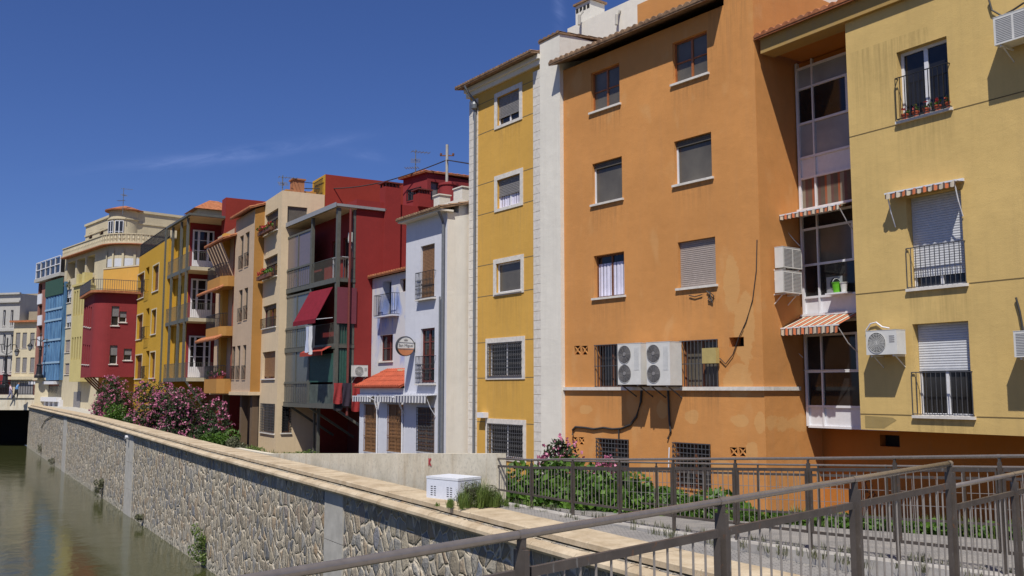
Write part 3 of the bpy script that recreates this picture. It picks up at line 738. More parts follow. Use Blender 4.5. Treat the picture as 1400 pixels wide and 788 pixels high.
# ================= PALE YELLOW APARTMENTS (right) =================
YR = Bld('yellow_apartment_building', 'pale yellow apartment building with glazed bay overhanging a dark orange base', 'apartment building', (8.19, 22.2), -142, 2.6)
zbot = YR.loc(1290, 592)[1]
YR.win(1227, 1297, 60, 158, dep=.22, leaves=2, fw=.07, sill=True)
YR.win(1241, 1317, 263, 392, dep=.25, shutter=.86, shmat=M_shw, leaves=2)
YR.win(1250, 1327, 441, 569, dep=.25, shutter=.5, shmat=M_shw, leaves=2, curtain=None)
zt = YR.loc(1200, 18, -.1)[1] + .1
YR.body(0, 14, zbot, zt, 10, M_yr)
fx = YR.loc(1040, 80, -.12)[0]
MB().box(fx, 14.2, -.12, .4, zt, zt + .42).build('fascia', plaster('fascia_plaster', (.42, .27, .09), .1, .4), YR.root)
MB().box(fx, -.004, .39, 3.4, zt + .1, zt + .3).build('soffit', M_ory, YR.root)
MB().tiles(fx - .1, 14.2, -.28, zt + .44, 6, zt + 2.4, .24, .055).build('roof', M_tile, YR.root)
g = MB()
for u, v in ((1165, 187), (1178, 402), (1190, 566.5)):
    z = YR.loc(u, v)[1]; xs_ = [0.003, 14]
    hs_ = [h for h in YR.h if h[2] - .08 < z < h[3] + .02]
    a = .003
    for h in sorted(hs_): g.box(a, h[0] - .08, -.004, .01, z - .012, z + .012); a = h[1] + .08
    g.box(a, 14, -.004, .01, z - .012, z + .012)
g.build('groove_line', simple('groove_brown', (.16, .11, .04), .9), YR.root)
r1 = YR.rect(1227, 1297, 60, 158); r2 = YR.rect(1241, 1317, 263, 392); r3 = YR.rect(1250, 1327, 441, 569)
balcony_rail(YR.root, r1[0] + .0, r1[1] + .04, r1[2] - .0, 1.0, .10, M_iron)
balcony_rail(YR.root, r2[0] - .04, r2[1] + .03, r2[2] + .0, .92, .03, M_irongray)
balcony_rail(YR.root, r3[0] - .06, r3[1] + .03, r3[2] + .0, .95, .03, M_irongray)
for i in range(5):
    c = r1[0] + .12 + i * .27; q = YR.world(c, .05, r1[2] + .005)
    p = empty('flower_pot', q, 0, 'terracotta pot of red flowers, %s from left behind the top black window railing' % ('first', 'second', 'third', 'fourth', 'fifth')[i], 'flower pot', 'pots behind the top window railing')
    MB().lathe((0, 0, 0), [(0, 0), (.05, 0), (.075, .12), (.085, .12), (.085, .15), (.065, .15), (.06, .12), (0, .12)], 14).build('pot', M_tiler, p)
    q_ = MB(); leaves_mesh(q_, blob_pts(60, (0, 0, .22), (.1, .08, .1), 4, i), .035); q_.build('foliage', M_leafb, p)
    q_ = MB(); leaves_mesh(q_, blob_pts(14, (0, 0, .24), (.1, .08, .09), 4, i + 9), .025, aspect=.9); q_.build('flowers', M_redp, p)
ac_small(YR, 1184, 1226, 452, 485, .45, 'white fan air conditioner left of the lowest window on pale yellow wall')
ac_small(YR, 1358, 1412, 16, 55, .5, 'white air conditioner high on pale yellow wall at top corner', False)
ac_small(YR, 1386, 1440, 452, 488, .5, 'white air conditioner at right edge of lower pale yellow wall', False)
MB().tube(wallpts(YR, [(1184, 452), (1190, 443), (1198, 441), (1206, 447), (1216, 449)], -.05), .018, 6).build('ac_cable', M_white, YR.root)
MB().tube(wallpts(YR, [(1352, 0), (1356, 14), (1370, 22), (1385, 14), (1400, 4)], -.05), .02, 6).build('ac_cable', M_cable, YR.root)
MB().tube(wallpts(YR, [(1389, 407), (1394, 425), (1399, 452)], -.05), .02, 6).build('ac_cable', M_cable, YR.root)
stains(M_yr, [], [(h[0], h[1], h[2] - .06, 1.3) for h in YR.h[:3]] + [(.2, 2.2, YR.loc(1200, 60)[1], 2.6), (4.2, 8, YR.loc(1200, 60)[1], 2.0)], dark=(.25, .18, .07))
# patch of repaired plaster, bottom left corner
a = YR.rect(1183, 1226, 569, 586, 0)
MB().add([(a[0], -.004, a[2]), (a[0] + .5, -.004, a[2] + .01), (a[1], -.004, a[2] + .2), (a[1] - .1, -.004, a[3] - .03), (a[0], -.004, a[3])], [(0, 1, 2, 3, 4)]).build('repair_patch', plaster('patch_plaster', (.36, .26, .10), .2, .3), YR.root)
# awning over middle window: small valance-like canvas
def awning(B, u0, u1, vt, vb, outp, drop, mat, name='awning', y=0., arms=True, valance=.14):
    x0, x1, zt_ = B.loc(u0, vt, y)[0], B.loc(u1, vt, y)[0], B.loc((u0 + u1) / 2, vt, y)[1]
    o = MB().add([(x0, y - .02, zt_), (x1, y - .02, zt_), (x1, y - outp, zt_ - drop), (x0, y - outp, zt_ - drop), (x0, y - .02, zt_ - .012), (x1, y - .02, zt_ - .012), (x1, y - outp, zt_ - drop - .012), (x0, y - outp, zt_ - drop - .012)],
                [(0, 1, 2, 3), (7, 6, 5, 4), (0, 3, 7, 4), (1, 5, 6, 2)]).build(name, mat, B.root)
    n_ = int((x1 - x0) / .13); vs = []; fs = []
    for i in range(n_ * 4 + 1):
        q = x0 + (x1 - x0) * i / (n_ * 4); d = .025 * abs(math.sin(math.pi * i / 4))
        vs += [(q, y - outp - .012 - .008 * math.sin(i * .9), zt_ - drop), (q, y - outp - .02 - .008 * math.sin(i * .9), zt_ - drop - valance + .025 - d)]
    fs = [(2 * i, 2 * i + 2, 2 * i + 3, 2 * i + 1) for i in range(n_ * 4)]
    MB().add(vs, fs).build('valance', mat, o)
    m_ = MB(); m_.bar((x0 - .02, y - outp, zt_ - drop - .0), (x1 + .02, y - outp, zt_ - drop), .035); m_.bar((x0 - .03, y - .05, zt_ + .02), (x1 + .03, y - .05, zt_ + .02), .06)
    m_.build('roller_bar', M_white, o)
    if arms:
        for c in (x0 + .04, x1 - .04): m_ = MB(); m_.tube([(c, y - outp, zt_ - drop), (c, y - outp * .55, zt_ - drop - .45), (c, y - .03, zt_ - drop - .75)], .014, 6); m_.build('arm', M_white, o)
    return o, (x0, x1, zt_)
awning(YR, 1221, 1318, 257, 0, .30, .02, M_awn)
# glazed bay in the recess: left edge touches orange side wall
BY = (7.89, 25.40)
bo = Vector(BY); bex = Vector((.5475, -.8368)); xs0 = (bo - YR.O).dot(YR.ex); ys0 = (bo - YR.O).dot(YR.ey)
def bl(u, v): return YR.loc(u, v, ys0)
bx0 = bl(1101, 500)[0]; bx1 = -.02; bz0 = bl(1140, 584)[1]; bz1 = zt + .08
def brow(v): return bl(1127, v)[1]
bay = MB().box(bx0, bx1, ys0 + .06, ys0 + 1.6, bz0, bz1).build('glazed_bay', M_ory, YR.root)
fr = MB(); pn_ = MB(); pf = MB(); sp_ = MB()
c1 = bl(1124, 500)[0]; c2 = bl(1171, 500)[0]; t = .045
lv = {k: brow(v) for k, v in dict(t0=83, t1=112, t2=161, t3=209, s0=238, s1=290, m0=310, m1=360, m2=405, p1=440, q0=458, q1=508, q2=556, b=584).items()}
fr.box(bx0, bx0 + t * 1.6, ys0 - .03, ys0 + .058, bz0, bz1).box(bx1 - t, bx1, ys0 - .03, ys0 + .058, bz0, bz1).box(c1 - t / 2, c1 + t / 2, ys0 - .025, ys0 + .058, bz0, bz1)
for k in ('t0', 't1', 't2', 't3', 's0', 's1', 'm0', 'm1', 'm2', 'p1', 'q0', 'q1', 'q2', 'b'):
    fr.box(bx0 + t, bx1 - t, ys0 - .02, ys0 + .058, lv[k] - .03, lv[k] + .03)
cm = (c1 + bx1) / 2; fr.box(cm - .04, cm + .04, ys0 - .022, ys0 + .058, lv['t2'], lv['t1']); fr.box(cm - .03, cm + .03, ys0 - .022, ys0 + .058, lv['m1'], lv['m0']); fr.box(cm - .03, cm + .03, ys0 - .022, ys0 + .058, lv['q1'], lv['q0'])
fr.build('bay_frame', M_white, bay)
def pane(k0, k1, mat, nm='pane'): MB().quad((bx0 + .03, ys0 + .03, lv[k1]), (bx1 - .02, ys0 + .03, lv[k1]), (bx1 - .02, ys0 + .03, lv[k0]), (bx0 + .03, ys0 + .03, lv[k0])).build(nm, mat, bay)
pane('t0', 't1', M_gl3); pane('t1', 't2', M_glass); pane('t2', 't3', M_gl3); pane('t3', 's0', M_white, 'white_panel'); pane('s0', 's1', M_curt, 'striped_curtain')
pane('s1', 'm0', M_glass); pane('m0', 'm1', M_gl2); pane('m1', 'm2', M_glass); pane('m2', 'p1', M_white, 'white_panel'); pane('p1', 'q0', M_glass); pane('q0', 'q1', M_glass); pane('q1', 'q2', M_glass); pane('q2', 'b', M_white, 'white_panel')
# things standing inside the bay, close to the glass
def inbay(u0, u1, v0, v1): return bl(u0, 400)[0], bl(u1, 400)[0], bl((u0 + u1) / 2, v1)[1], bl((u0 + u1) / 2, v0)[1]
r = inbay(1130, 1152, 372, 403)
w = empty('washing_machine', YR.world(r[0], ys0 + .012, lv['m2'] + .04), YR.root.rotation_euler[2], 'grey washing machine behind the middle glazing of the bay', 'washing machine')
MB().box(0, .5, 0, .012, 0, .45).build('casing', simple('machine_grey', (.28, .29, .30)), w)
MB(Matrix.Translation((.28, -.002, .25)) @ Matrix.Rotation(math.pi / 2, 4, 'X')).lathe((0, 0, 0), [(0, 0), (.15, 0), (.16, .01), (.17, 0)], 20).build('door', M_acd, w)
r = inbay(1141, 1156, 389, 408)
b_ = empty('bucket', YR.world(bl(1149, 400)[0], ys0 - .02 - .12, lv['m2'] + .032), 0, 'bright green bucket on bay sill', 'bucket')
MB().lathe((0, 0, 0), [(0, 0), (.085, 0), (.12, .26), (.13, .26), (.13, .275), (.11, .275), (.08, .02), (0, .02)], 18).build('body', simple('green_plastic', (.12, .42, .02), .4), b_)
MB(Matrix.Rotation(.3, 4, 'Z')).tube([(.12 * math.cos(a), 0, .26 + .12 * math.sin(a)) for a in [k * math.pi / 8 for k in range(9)]], .006, 5).build('handle', M_white, b_)
b_ = empty('bucket', YR.world(bl(1159, 400)[0], ys0 - .02 - .12, lv['m2'] + .032), 0, 'white bucket beside the green one on bay sill', 'bucket')
MB().lathe((0, 0, 0), [(0, 0), (.07, 0), (.1, .24), (.115, .24), (.115, .255), (.09, .255), (.07, .02), (0, .02)], 18).build('body', M_acw, b_)
MB().box(bl(1138, 400)[0], bl(1166, 400)[0], ys0 - .30, ys0 - .02, lv['m2'] - .01, lv['m2'] + .03).build('bay_sill', M_white, bay)
_, (ax0, ax1, az) = awning(YR, 1091, 1176, 282, 0, .85, .2, M_awn, y=ys0, arms=True)
awning(YR, 1095, 1178, 430, 0, .95, .36, M_awn, y=ys0, arms=True, valance=.2)
MB().tube([(bx0 - .0, ys0 - .06, lv['q1'] + .04), (bx1, ys0 - .06, lv['q1'] + .02)], .01, 5).build('clothesline', M_white, bay)
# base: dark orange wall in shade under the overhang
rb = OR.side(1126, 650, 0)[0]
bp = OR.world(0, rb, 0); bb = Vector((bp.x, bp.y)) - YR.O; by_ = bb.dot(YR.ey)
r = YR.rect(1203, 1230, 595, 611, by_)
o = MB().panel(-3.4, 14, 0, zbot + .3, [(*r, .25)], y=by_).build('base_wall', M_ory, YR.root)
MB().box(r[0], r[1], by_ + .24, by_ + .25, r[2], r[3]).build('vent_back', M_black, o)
for c in (1.6, 7.0, 12.5): MB().box(c, c + .35, .3, .65, 0, zbot).build('pillar', M_ory, YR.root) if c > 7 else None
# graffiti scrawl on base wall
gx = [(1186, 672), (1183, 660), (1188, 656), (1192, 664), (1190, 676), (1184, 670), (1180, 680)]
gg = MB(); gg.tube(wallpts(YR, gx, by_ - .004), .012, 4)
gg.tube(wallpts(YR, [(1178, 668), (1182, 664), (1181, 672), (1186, 668), (1185, 674)], by_ - .004), .01, 4); gg.tube(wallpts(YR, [(1186, 682), (1194, 672), (1199, 680), (1191, 688), (1196, 676)], by_ - .004), .012, 4)
gg.build('graffiti', M_acd, YR.root)

# ================= NARROW OCHRE HOUSE =================
YN = Bld('ochre_house', 'tall narrow ochre house with white quoins and white window surrounds', 'house', (1.71, 30.5), -203, 2.6)
YN.win(680, 710.5, 127, 167, shutter=.72, surround=.17, sill=False, dep=.14, leaves=2)
YN.win(680, 711.5, 242, 282, shutter=.55, surround=.17, sill=False, dep=.14, curtain=M_cloth)
YN.win(678.6, 712.5, 358, 399, surround=.17, sill=True, dep=.14, leaves=1, glass=M_gl2)
YN.win(668, 714, 468, 515, surround=.17, sill=False, dep=.14, grille='fancy', gm=M_irongray)
YN.win(668, 715.5, 580, 626, surround=.17, sill=False, dep=.14, grille='fancy', gm=M_irongray)
zc = YN.loc(733, 92)[1]; xq0 = YN.loc(653, 400)[0]; xq1 = YN.loc(730.5, 400)[0]; xq2 = YN.loc(743, 400)[0]
YN.body(-5.79, xq2, 0, zc, 8, M_ye)
for (a, b) in ((-5.80, xq0), (xq1, xq2 - .002)):
    m = MB(); z = 0
    while z < zc - .42: m.box(a, b, -.035, .01, z, z + .30); z += .312
    m.build('quoin', M_sill, YN.root)
mb = MB().box(xq2, -.02, -.12, 8, 0, zc + .75); mb.build('party_wall', M_wh, YN.root)
MB().tiles(xq2 - .06, .02, -.16, zc + .76, 3, zc + 1.05, .22, .04).build('party_wall_cap', M_tilew, YN.root)
m = MB(); m.box(-5.95, xq2 - .003, -.10, .3, zc, zc + .18); m.box(-5.95, xq2 - .003, -.2, .3, zc + .18, zc + .34); m.build('cornice', M_wh, YN.root)
MB().tiles(-6.15, xq2 - .02, -.5, zc + .37, 3.5, zc + 1.1, .17, .04).build('roof', M_tilew, YN.root)
x = YN.loc(651.5, 400)[0]; MB().tube([(x - .15, -.5, zc + .3), (x - .12, -.3, zc + .0), (x, -.12, zc - .25), (x, -.1, zc - .5), (x, -.1, .3)], .05, 8).lathe((x, -.12, zc - .62), [(.05, 0), (.12, .05), (.14, .2), (.1, .3), (.05, .32)], 12).build('downpipe', M_pipe, YN.root)
g = MB()
for h in YN.h:
    for z in (h[2] - .04, h[3] + .04):
        g.box(xq0, h[0] - .18, -.004, .01, z - .012, z + .012).box(h[1] + .18, xq1, -.004, .01, z - .012, z + .012)
g.build('groove_line', simple('groove_grey', (.17, .13, .07), .9), YN.root)
r = YN.rect(656, 664.5, 566, 570.5, -.1); MB().box(r[0], r[1], -.22, -.0, r[2] - .02, r[3] + .05).build('wall_light', M_white, YN.root)

stains(M_ye, [], [(h[0], h[1], h[2] - .12, 1.2) for h in YN.h], dark=(.30, .17, .05))
# ================= WHITE HOUSE =================
WH = Bld('white_house', 'narrow white house with wooden shutter doors and small iron balconies', 'house', (-2.44, 34.9), -180, 2.6)
zw = WH.loc(581, 299)[1]
dA = WH.rect(575, 594, 335, 407); dB = WH.rect(575, 594, 449, 523); dC = WH.rect(571, 594, 557, 618)
WH.winxz(*dA, frame=M_ochrew, leaves=2, shutter=1, shmat=M_ochrew, sill=False, name='balcony_door', dep=.15)
WH.winxz(*dB, frame=M_redw, leaves=2, bars=3, sill=False, name='balcony_door', dep=.15, fw=.08)
WH.winxz(*dC, frame=M_ochrew, leaves=2, bars=6, sill=False, name='door', dep=.06, glass=M_brown, grille='fancy', gm=M_irongray)
WH.body(-3.29, 0, 0, zw, 7, M_white2, M_wh)
balcony_rail(WH.root, dA[0] - .12, dA[1] + .12, dA[2] - .05, 1.05, .16, M_iron, fancy=True)
balcony_rail(WH.root, dB[0] - .12, dB[1] + .12, dB[2] - .05, 1.05, .16, M_iron, fancy=True)
for d in (dA, dB): MB().box(d[0] - .15, d[1] + .15, -.18, .002, d[2] - .1, d[2] - .05).build('balcony_slab', M_sill, WH.root)
MB().box(-3.4, .12, -.34, .2, zw, zw + .07).build('eave_board', M_wh, WH.root)
MB().tiles(-3.45, .15, -.42, zw + .12, 2.2, zw + .75, .2, .045).build('roof', M_tilew, WH.root)
MB().box(-1.6, .0, .5, 3.4, zw, zw + .55).build('parapet', M_wh, WH.root)
for (u0, u1, v0, v1, y) in ((593, 601, 268, 292, 1.0), (620, 632, 258, 284, 2.2)):
    c0, c1_, z0, z1 = WH.rect(u0, u1, v0, v1, y); MB().box(c0, c1_, y, y + .5, z0 - .6, z1).box(c0 - .04, c1_ + .04, y - .04, y + .54, z1, z1 + .05).build('chimney', M_wh, WH.root)
x = -.14; MB().tube([(x, -.3, zw), (x, -.14, zw - .3), (x, -.1, zw - .5), (x, -.1, .2)], .06, 8).tube([(x - .25, -.08, zw - 3.2), (x - .25, -.08, .4)], .035, 8).build('downpipe', M_pipe, WH.root)
# lower restaurant annex
AN = Bld('restaurant_annex', 'low white annex with red tile roof and three blue-striped awnings', 'annex', WH.world(-3.294, 0, 0).xy, -180, 2.6)
def anloc(u, v, y=0): return AN.loc(u, v, y)
za = AN.loc(520, 531)[1]
for (u0, u1) in ((499, 515.5), (531, 551)):
    AN.win(u0, u1, 553, 618, frame=M_ochrew, leaves=2, bars=12, sill=False, name='door', dep=.06, grille='bars', glass=M_ochrew, gm=M_ochrew)
aL = AN.loc(491.5, 570)[0]
AN.body(aL, 0, 0, za, 1.5, M_white2)
MB().tiles(aL - .15, .0, -.25, za + .06, 1.42, za + .85, .2, .045).build('roof', M_tiler, AN.root)
for (u0, u1) in ((491, 517), (521, 551)): awning(AN, u0, u1, 541, 0, .3, .03, M_awnb, arms=False, valance=.24)
awning(WH, 554, 597, 540, 0, .45, .03, M_awnb, arms=True, valance=.28)
for u in (517, 551.5):
    x = AN.loc(u, 580)[0]; MB().tube([(x, -.5, za - .35), (x, -.2, za - .5), (x, -.06, za - .9), (x, -.05, .1)], .035, 7).build('white_post', M_white, AN.root)
# round hanging sign
c = WH.loc(567, 474, -.3)
SG = empty('round_sign', WH.world(WH.loc(567, 474)[0], 0, WH.loc(567, 474)[1]), WH.root.rotation_euler[2], 'round beer sign in white and orange hanging from the white house', 'sign')
rs = .375; cc_ = -.05 - rs
X = Matrix.Translation((0, cc_, 0)) @ Matrix.Rotation(math.pi / 2, 4, 'Y')
dsk = MB(X).lathe((0, 0, 0), [(0, -.06), (rs, -.06), (rs, .06), (0, .06)], 40).build('disc', simple('sign_white', (.62, .61, .58), .35, 0, .04), SG)
MB(X).lathe((0, 0, 0), [(rs - .006, -.075), (rs + .015, -.075), (rs + .015, .075), (rs - .006, .075)], 40).build('rim', M_acd, SG)
# local to the face (facing +x): orange lower field, dark band lines
def facepoly(pts, x=.064): return [(x, cc_ + a, b) for a, b in pts]
lo = [(rs * .97 * math.cos(t), rs * .97 * math.sin(t)) for t in [math.pi * 1.07 + k * (math.pi * .86) / 24 for k in range(25)]]
MB().add(facepoly(lo), [tuple(range(25))]).build('lower_field', simple('sign_orange', (.52, .20, .09), .4, 0, .15, 2), dsk)
MB().bar((.068, cc_ - rs * .9, -.1), (.068, cc_ + rs * .93, -.12), .006, .028).bar((.068, cc_ - rs * .85, .15), (.068, cc_ + rs * .88, .13), .006, .016).build('band', M_shg, dsk)
tx = bpy.data.curves.new('lettering', 'FONT'); tx.body = 'San Miguel'; tx.size = .15; tx.align_x = 'CENTER'; tx.align_y = 'CENTER'; tx.extrude = .002; tx.offset = .0
tob = bpy.data.objects.new('lettering_tmp', tx); COL.objects.link(tob); dg = bpy.context.evaluated_depsgraph_get(); me = bpy.data.meshes.new_from_object(tob.evaluated_get(dg))
bpy.data.objects.remove(tob); to = bpy.data.objects.new('lettering', me); COL.objects.link(to); me.materials.clear(); me.materials.append(M_shg)
to.parent = dsk; to.matrix_local = Matrix.Translation((.068, cc_, .03)) @ Matrix(((0, 0, 1, 0), (1, 0, 0, 0), (0, 1, 0, 0), (0, 0, 0, 1)))
crown = [(-.07, .20), (-.09, .28), (-.04, .24), (0, .31), (.04, .24), (.09, .28), (.07, .20)]
MB().add(facepoly(crown, .066), [tuple(range(7))]).build('crown_emblem', M_shg, dsk)
MB().bar((0, -.12, .08), (0, 0, .08), .03).bar((0, -.12, -.12), (0, 0, -.12), .03).box(-.05, .05, -.03, 0, -.2, .16).build('bracket', M_acd, SG)
# blue-stained house
BL = Bld('blue_house', 'small pale house with blue paint patches squeezed beside the red wall', 'house', (-6.5, 43.3), -150, 2.6)
BL.win(523, 535, 384, 430, frame=M_irongray, leaves=1, dep=.4, sill=False, name='balcony_door', glass=simple('blue_door', (.06, .09, .2)))
BL.win(547, 556, 381, 399, frame=M_brown, dep=.2, sill=False)
BL.win(519, 537, 458, 494, frame=M_redw, dep=.2, bars=1, leaves=2, split=[.6])
zbl = BL.loc(530, 377)[1]
BL.body(0.02, 5.85, 0, zbl, 5, M_blue)
MB().tiles(-.1, 5.9, -.25, zbl + .06, 3, zbl + .7, .24, .05).build('roof', M_tile, BL.root)
r = BL.rect(521, 546, 405, 432); balcony_rail(BL.root, r[0], r[1], r[2], .95, .35, M_iron)
MB().box(r[0], r[1], -.36, .0, r[2] - .06, r[2] - .0).build('balcony_slab', M_blue, BL.root)
x = BL.loc(552, 500)[0]; MB().box(x, x + .35, .0 - .3, .0, 3, BL.loc(552, 505)[1]).build('chimney', M_cream, BL.root)

# ================= RED HOUSE WITH STEEL GALLERY =================
RD = Bld('red_house', 'dark red apartment house with glazed steel gallery and maroon awnings', 'apartment house', (-8.0, 42.3), -148, 2.6)
FY = .95
L0, L1, L2, L3 = [RD.loc(455.5, v)[1] for v in (553, 471, 381, 287)]
xl, xm, xr = RD.loc(388, 450)[0], RD.loc(423, 450)[0], 0.
RD.h = [(xr - 1.5, xr - .45, L2, L2 + 2.1, .15), (xr - 1.5, xr - .45, L1, L1 + 2.1, .15), (xr - 1.5, xr - .45, L0, L0 + 2.1, .15), (xl + 3.8, xl + 4.7, L2, L2 + 2.1, .15)]
s1 = RD.side(525, 277); s0_ = RD.side(500, 284)
ztr = s1[1]
hl = list(RD.h); 
RD.body(xl, xr - .02, L0 - .16, ztr, 12, M_red, fy=FY)
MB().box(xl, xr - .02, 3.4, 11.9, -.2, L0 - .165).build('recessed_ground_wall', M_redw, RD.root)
for h in hl: window(RD.root, None, *h[:4], y=FY + .15, frame=M_brown, leaves=2, bars=0, sill=False, name='balcony_door', glass=M_glass)
for z in (L0, L1, L2):
    MB().box(xl + .0, xr, .0, FY, z - .16, z).build('floor_slab', M_steel, RD.root)
    MB().box(xl + .0, xr + .02, -.03, .0, z - .2, z + .02).build('edge_beam', M_steel, RD.root)
MB().box(xl - .05, xr + .12, -.12, 2.4, L3 + .08, L3 + .2).box(xl - .05, xr + .14, -.14, -.12, L3 + .02, L3 + .24).build('gallery_roof', simple('zinc_roof', (.30, .30, .30), .5, .2), RD.root)
MB().box(xl, xr, -.0, FY, L3 + .02, L3 + .078).build('gallery_ceiling', M_cream, RD.root)
for (x, y, w_) in ((xl + .05, 0, .12), (xm, 0, .14), (xr - .06, 0, .17)):
    MB().box(x - w_ / 2, x + w_ / 2, y, y + w_, L0 - .2, L3 + .02).build('steel_column', M_steel, RD.root)
MB().box(xr - .14, xr - .03, FY - .12, FY - .01, L0 - .2, L3 + .02).build('steel_column', M_steel, RD.root)
for z, hh_ in ((L0, 2.75), (L1, 2.7), (L2, 2.75)):
    o = MB().box(xl + .1, xm - .07, .03, .05, z + .02, z + hh_).build('gallery_glazing', simple('gallery_glass_%s' % ('low' if z == L0 else 'mid' if z == L1 else 'top'), (.085, .09, .085) if z == L0 else (.11, .115, .105) if z == L1 else (.15, .115, .11), .2), RD.root)
    g = MB(); mid = (xl + xm) / 2
    for x in (xl + .13, mid, xm - .1): g.box(x - .04, x + .04, -.005, .028, z + .02, z + hh_)
    g.box(xl + .1, xm - .07, -.008, .028, z + .95, z + 1.05).box(xl + .1, xm - .07, -.008, .028, z + hh_ - .1, z + hh_)
    g.build('glazing_frame', M_steel, o)
    balcony_rail(RD.root, xl + .1, xm - .08, z, .95, .03, M_steel, side=False, step=.3)
for z in (L1, L2):
    balcony_rail(RD.root, xm + .08, xr - .15, z, .98, .0 - .02, M_steel, side=False)
    balcony_rail(RD.root, .1, FY - .02, z, .98, -.0, M_steel, side=False, xf=RY(xr - .02, 0))
for (a, b, yy) in ((xm + .08, xr - .16, 0),):
    MB().box(a, b, .03, .045, L0 + .02, L0 + .9).build('mesh_panel', simple('dull_green_panel', (.07, .085, .07), .6, 0, .4, 3), RD.root)
MB(RY(xr - .05, 0)).box(.15, FY - .05, .0, .015, L0 + .02, L0 + .9).build('mesh_panel', M_iron, RD.root)
M_gb = simple('green_shutter', (.03, .09, .07), .5, 0, .2)
def slats(x0, x1, z0, z1, xf, y=.02):
    m_ = MB(xf); n_ = int((x1 - x0) / .12)
    for i in range(n_): m_.box(x0 + (i + .1) * (x1 - x0) / n_, x0 + (i + .75) * (x1 - x0) / n_, y, y + .02, z0, z1)
    m_.box(x0, x1, y + .022, y + .03, z0, z1); m_.build('folding_shutter', M_gb, RD.root)
slats(xm + .1, xr - .18, L0 + 1.0, L0 + 2.3, None); slats(.12, FY - .05, L0 + .95, L0 + 2.5, RY(xr - .03, 0))
slats(.12, FY - .05, L1 + .0, L1 + .95, RY(xr - .06, 0)); 
# maroon sloped awning, vertical maroon screen
a0 = RD.loc(428, 392)[0]; a1 = xr - .25
zt1 = L1 + 2.62; o = MB().add([(xm + .1, -.06, zt1), (a1, -.06, zt1), (a1, -.85, zt1 - 1.5), (xm + .1, -.85, zt1 - 1.5), (xm + .1, -.04, zt1), (a1, -.04, zt1), (a1, -.83, zt1 - 1.52), (xm + .1, -.83, zt1 - 1.52)],
   [(0, 1, 2, 3), (7, 6, 5, 4), (0, 3, 7, 4), (1, 5, 6, 2), (3, 2, 6, 7)]).build('awning', M_maroon, RD.root)
MB().box(xm + .1, a1, -.865, -.85, zt1 - 1.68, zt1 - 1.48).build('valance', M_maroon, o)
for c in (xm + .12, a1 - .02): MB().bar((c, -.84, zt1 - 1.51), (c, -.02, zt1 - 1.4), .025).build('arm', M_white, o)
MB(RY(xr + .04, 0)).box(.05, FY + .05, -.015, .0, L1 + .95, L1 + 2.6).build('hanging_screen', simple('faded_maroon_fabric', (.15, .03, .045), .9), RD.root)
o = MB().add([(xm + .15, -.05, L0 + 2.62), (a1, -.05, L0 + 2.62), (a1, -.5, L0 + 2.38), (xm + .15, -.5, L0 + 2.38)], [(0, 1, 2, 3)]).build('awning', simple('red_awning_cloth', (.30, .035, .02), .9), RD.root)
MB().box(xm + .15, a1, -.51, -.5, L0 + 2.2, L0 + 2.38).build('valance', MATS['red_awning_cloth'], o)
# under-gallery braces and posts
for x in (xl + 1.0, xm, xr - .05): MB().bar((x, .1, L0 - .2), (x + .0, 2.4, .55 + .4), .09, .11).build('brace', M_steel, RD.root)
MB().box(xm - .06, xm + .06, .5, .62, 0, L0 - .16).build('prop', M_steel, RD.root); MB().box(xl + 2.0, xl + 2.1, .9, 1.0, 0, L0 - .16).build('prop', M_steel, RD.root)
x0_, z0_ = RD.side(474.5, 400); MB(RY(xr, 0)).tube([(RD.side(476, 400)[0], -.12, L3), (RD.side(476, 400)[0], -.12, L0 - .5)], .06, 8).build('downpipe', M_redw, RD.root)
# chimneys and parapets along the party wall
for (u0, u1, v0, v1, h_) in ((526, 547, 256, 300, 0), (572, 588, 265, 275, 1)):
    a, b, z0, z1 = RD.srect(u0, u1, v0, v1, .05)
    o = MB(RY(xr, 0)).box(a, b, -.12, .5, 3 if not h_ else ztr, z1).build('chimney', M_red, RD.root)
    g = MB(RY(xr, 0)); g.box(a - .08, b + .08, -.2, .58, z1 + .16, z1 + .22)
    for i in range(5): q = a + (b - a) * (i + .1) / 5; g.box(q, q + (b - a) * .08, -.12, -.04, z1, z1 + .16).box(q, q + (b - a) * .08, .42, .5, z1, z1 + .16)
    g.build('chimney_cap', M_redw, o)
a, b, z0, z1 = RD.srect(555, 642, 243, 300, -.1)
pa = RD.side(547, 275)[0]
pe = Bld('red_rooftop_room', 'red rooftop room with sloping top behind the chimneys', 'rooftop room', RD.world(-.6, RD.side(584, 270, -.6)[0], 0).xy, 0, 2.6, ex=(.5475 + .12, -.74))
w0, w1 = pe.loc(551, 270)[0], 0
zp = pe.loc(585, 236)[1]; zp0 = pe.loc(552, 251)[1]
pe.win(557, 576, 258, 273, frame=M_irongray, leaves=4, dep=.1, sill=False, grille='bars')
pe.swin(589, 600, 249, 274, frame=M_irongray, leaves=1, glass=M_shg, name='door', sill=False)
pe.body(w0, 0, ztr - 3, zp, 8, M_redf)
MB().tiles(w0 - .2, .1, -.2, zp + .05, 6, zp + .4, .22, .04).build('roof', M_tile, pe.root)
qy, qz = pe.side(613, 262, .9); wc = pe.world(.9, qy, 0)
wt = empty('water_tank', (wc.x, wc.y, 2.6 + pe.side(613, 279, .9)[1]), 0, 'round red water tank beside the rooftop room', 'water tank')
MB().lathe((0, 0, -.4), [(0, 0), (.45, 0), (.47, .3), (.45, 1.25), (.5, 1.28), (.5, 1.38), (.2, 1.48), (0, 1.5)], 20).build('tank', M_redf, wt)
# party-wall parapet carrying on behind the white house
a, b, z0, z1 = RD.srect(588, 660, 280, 300, -.05); 
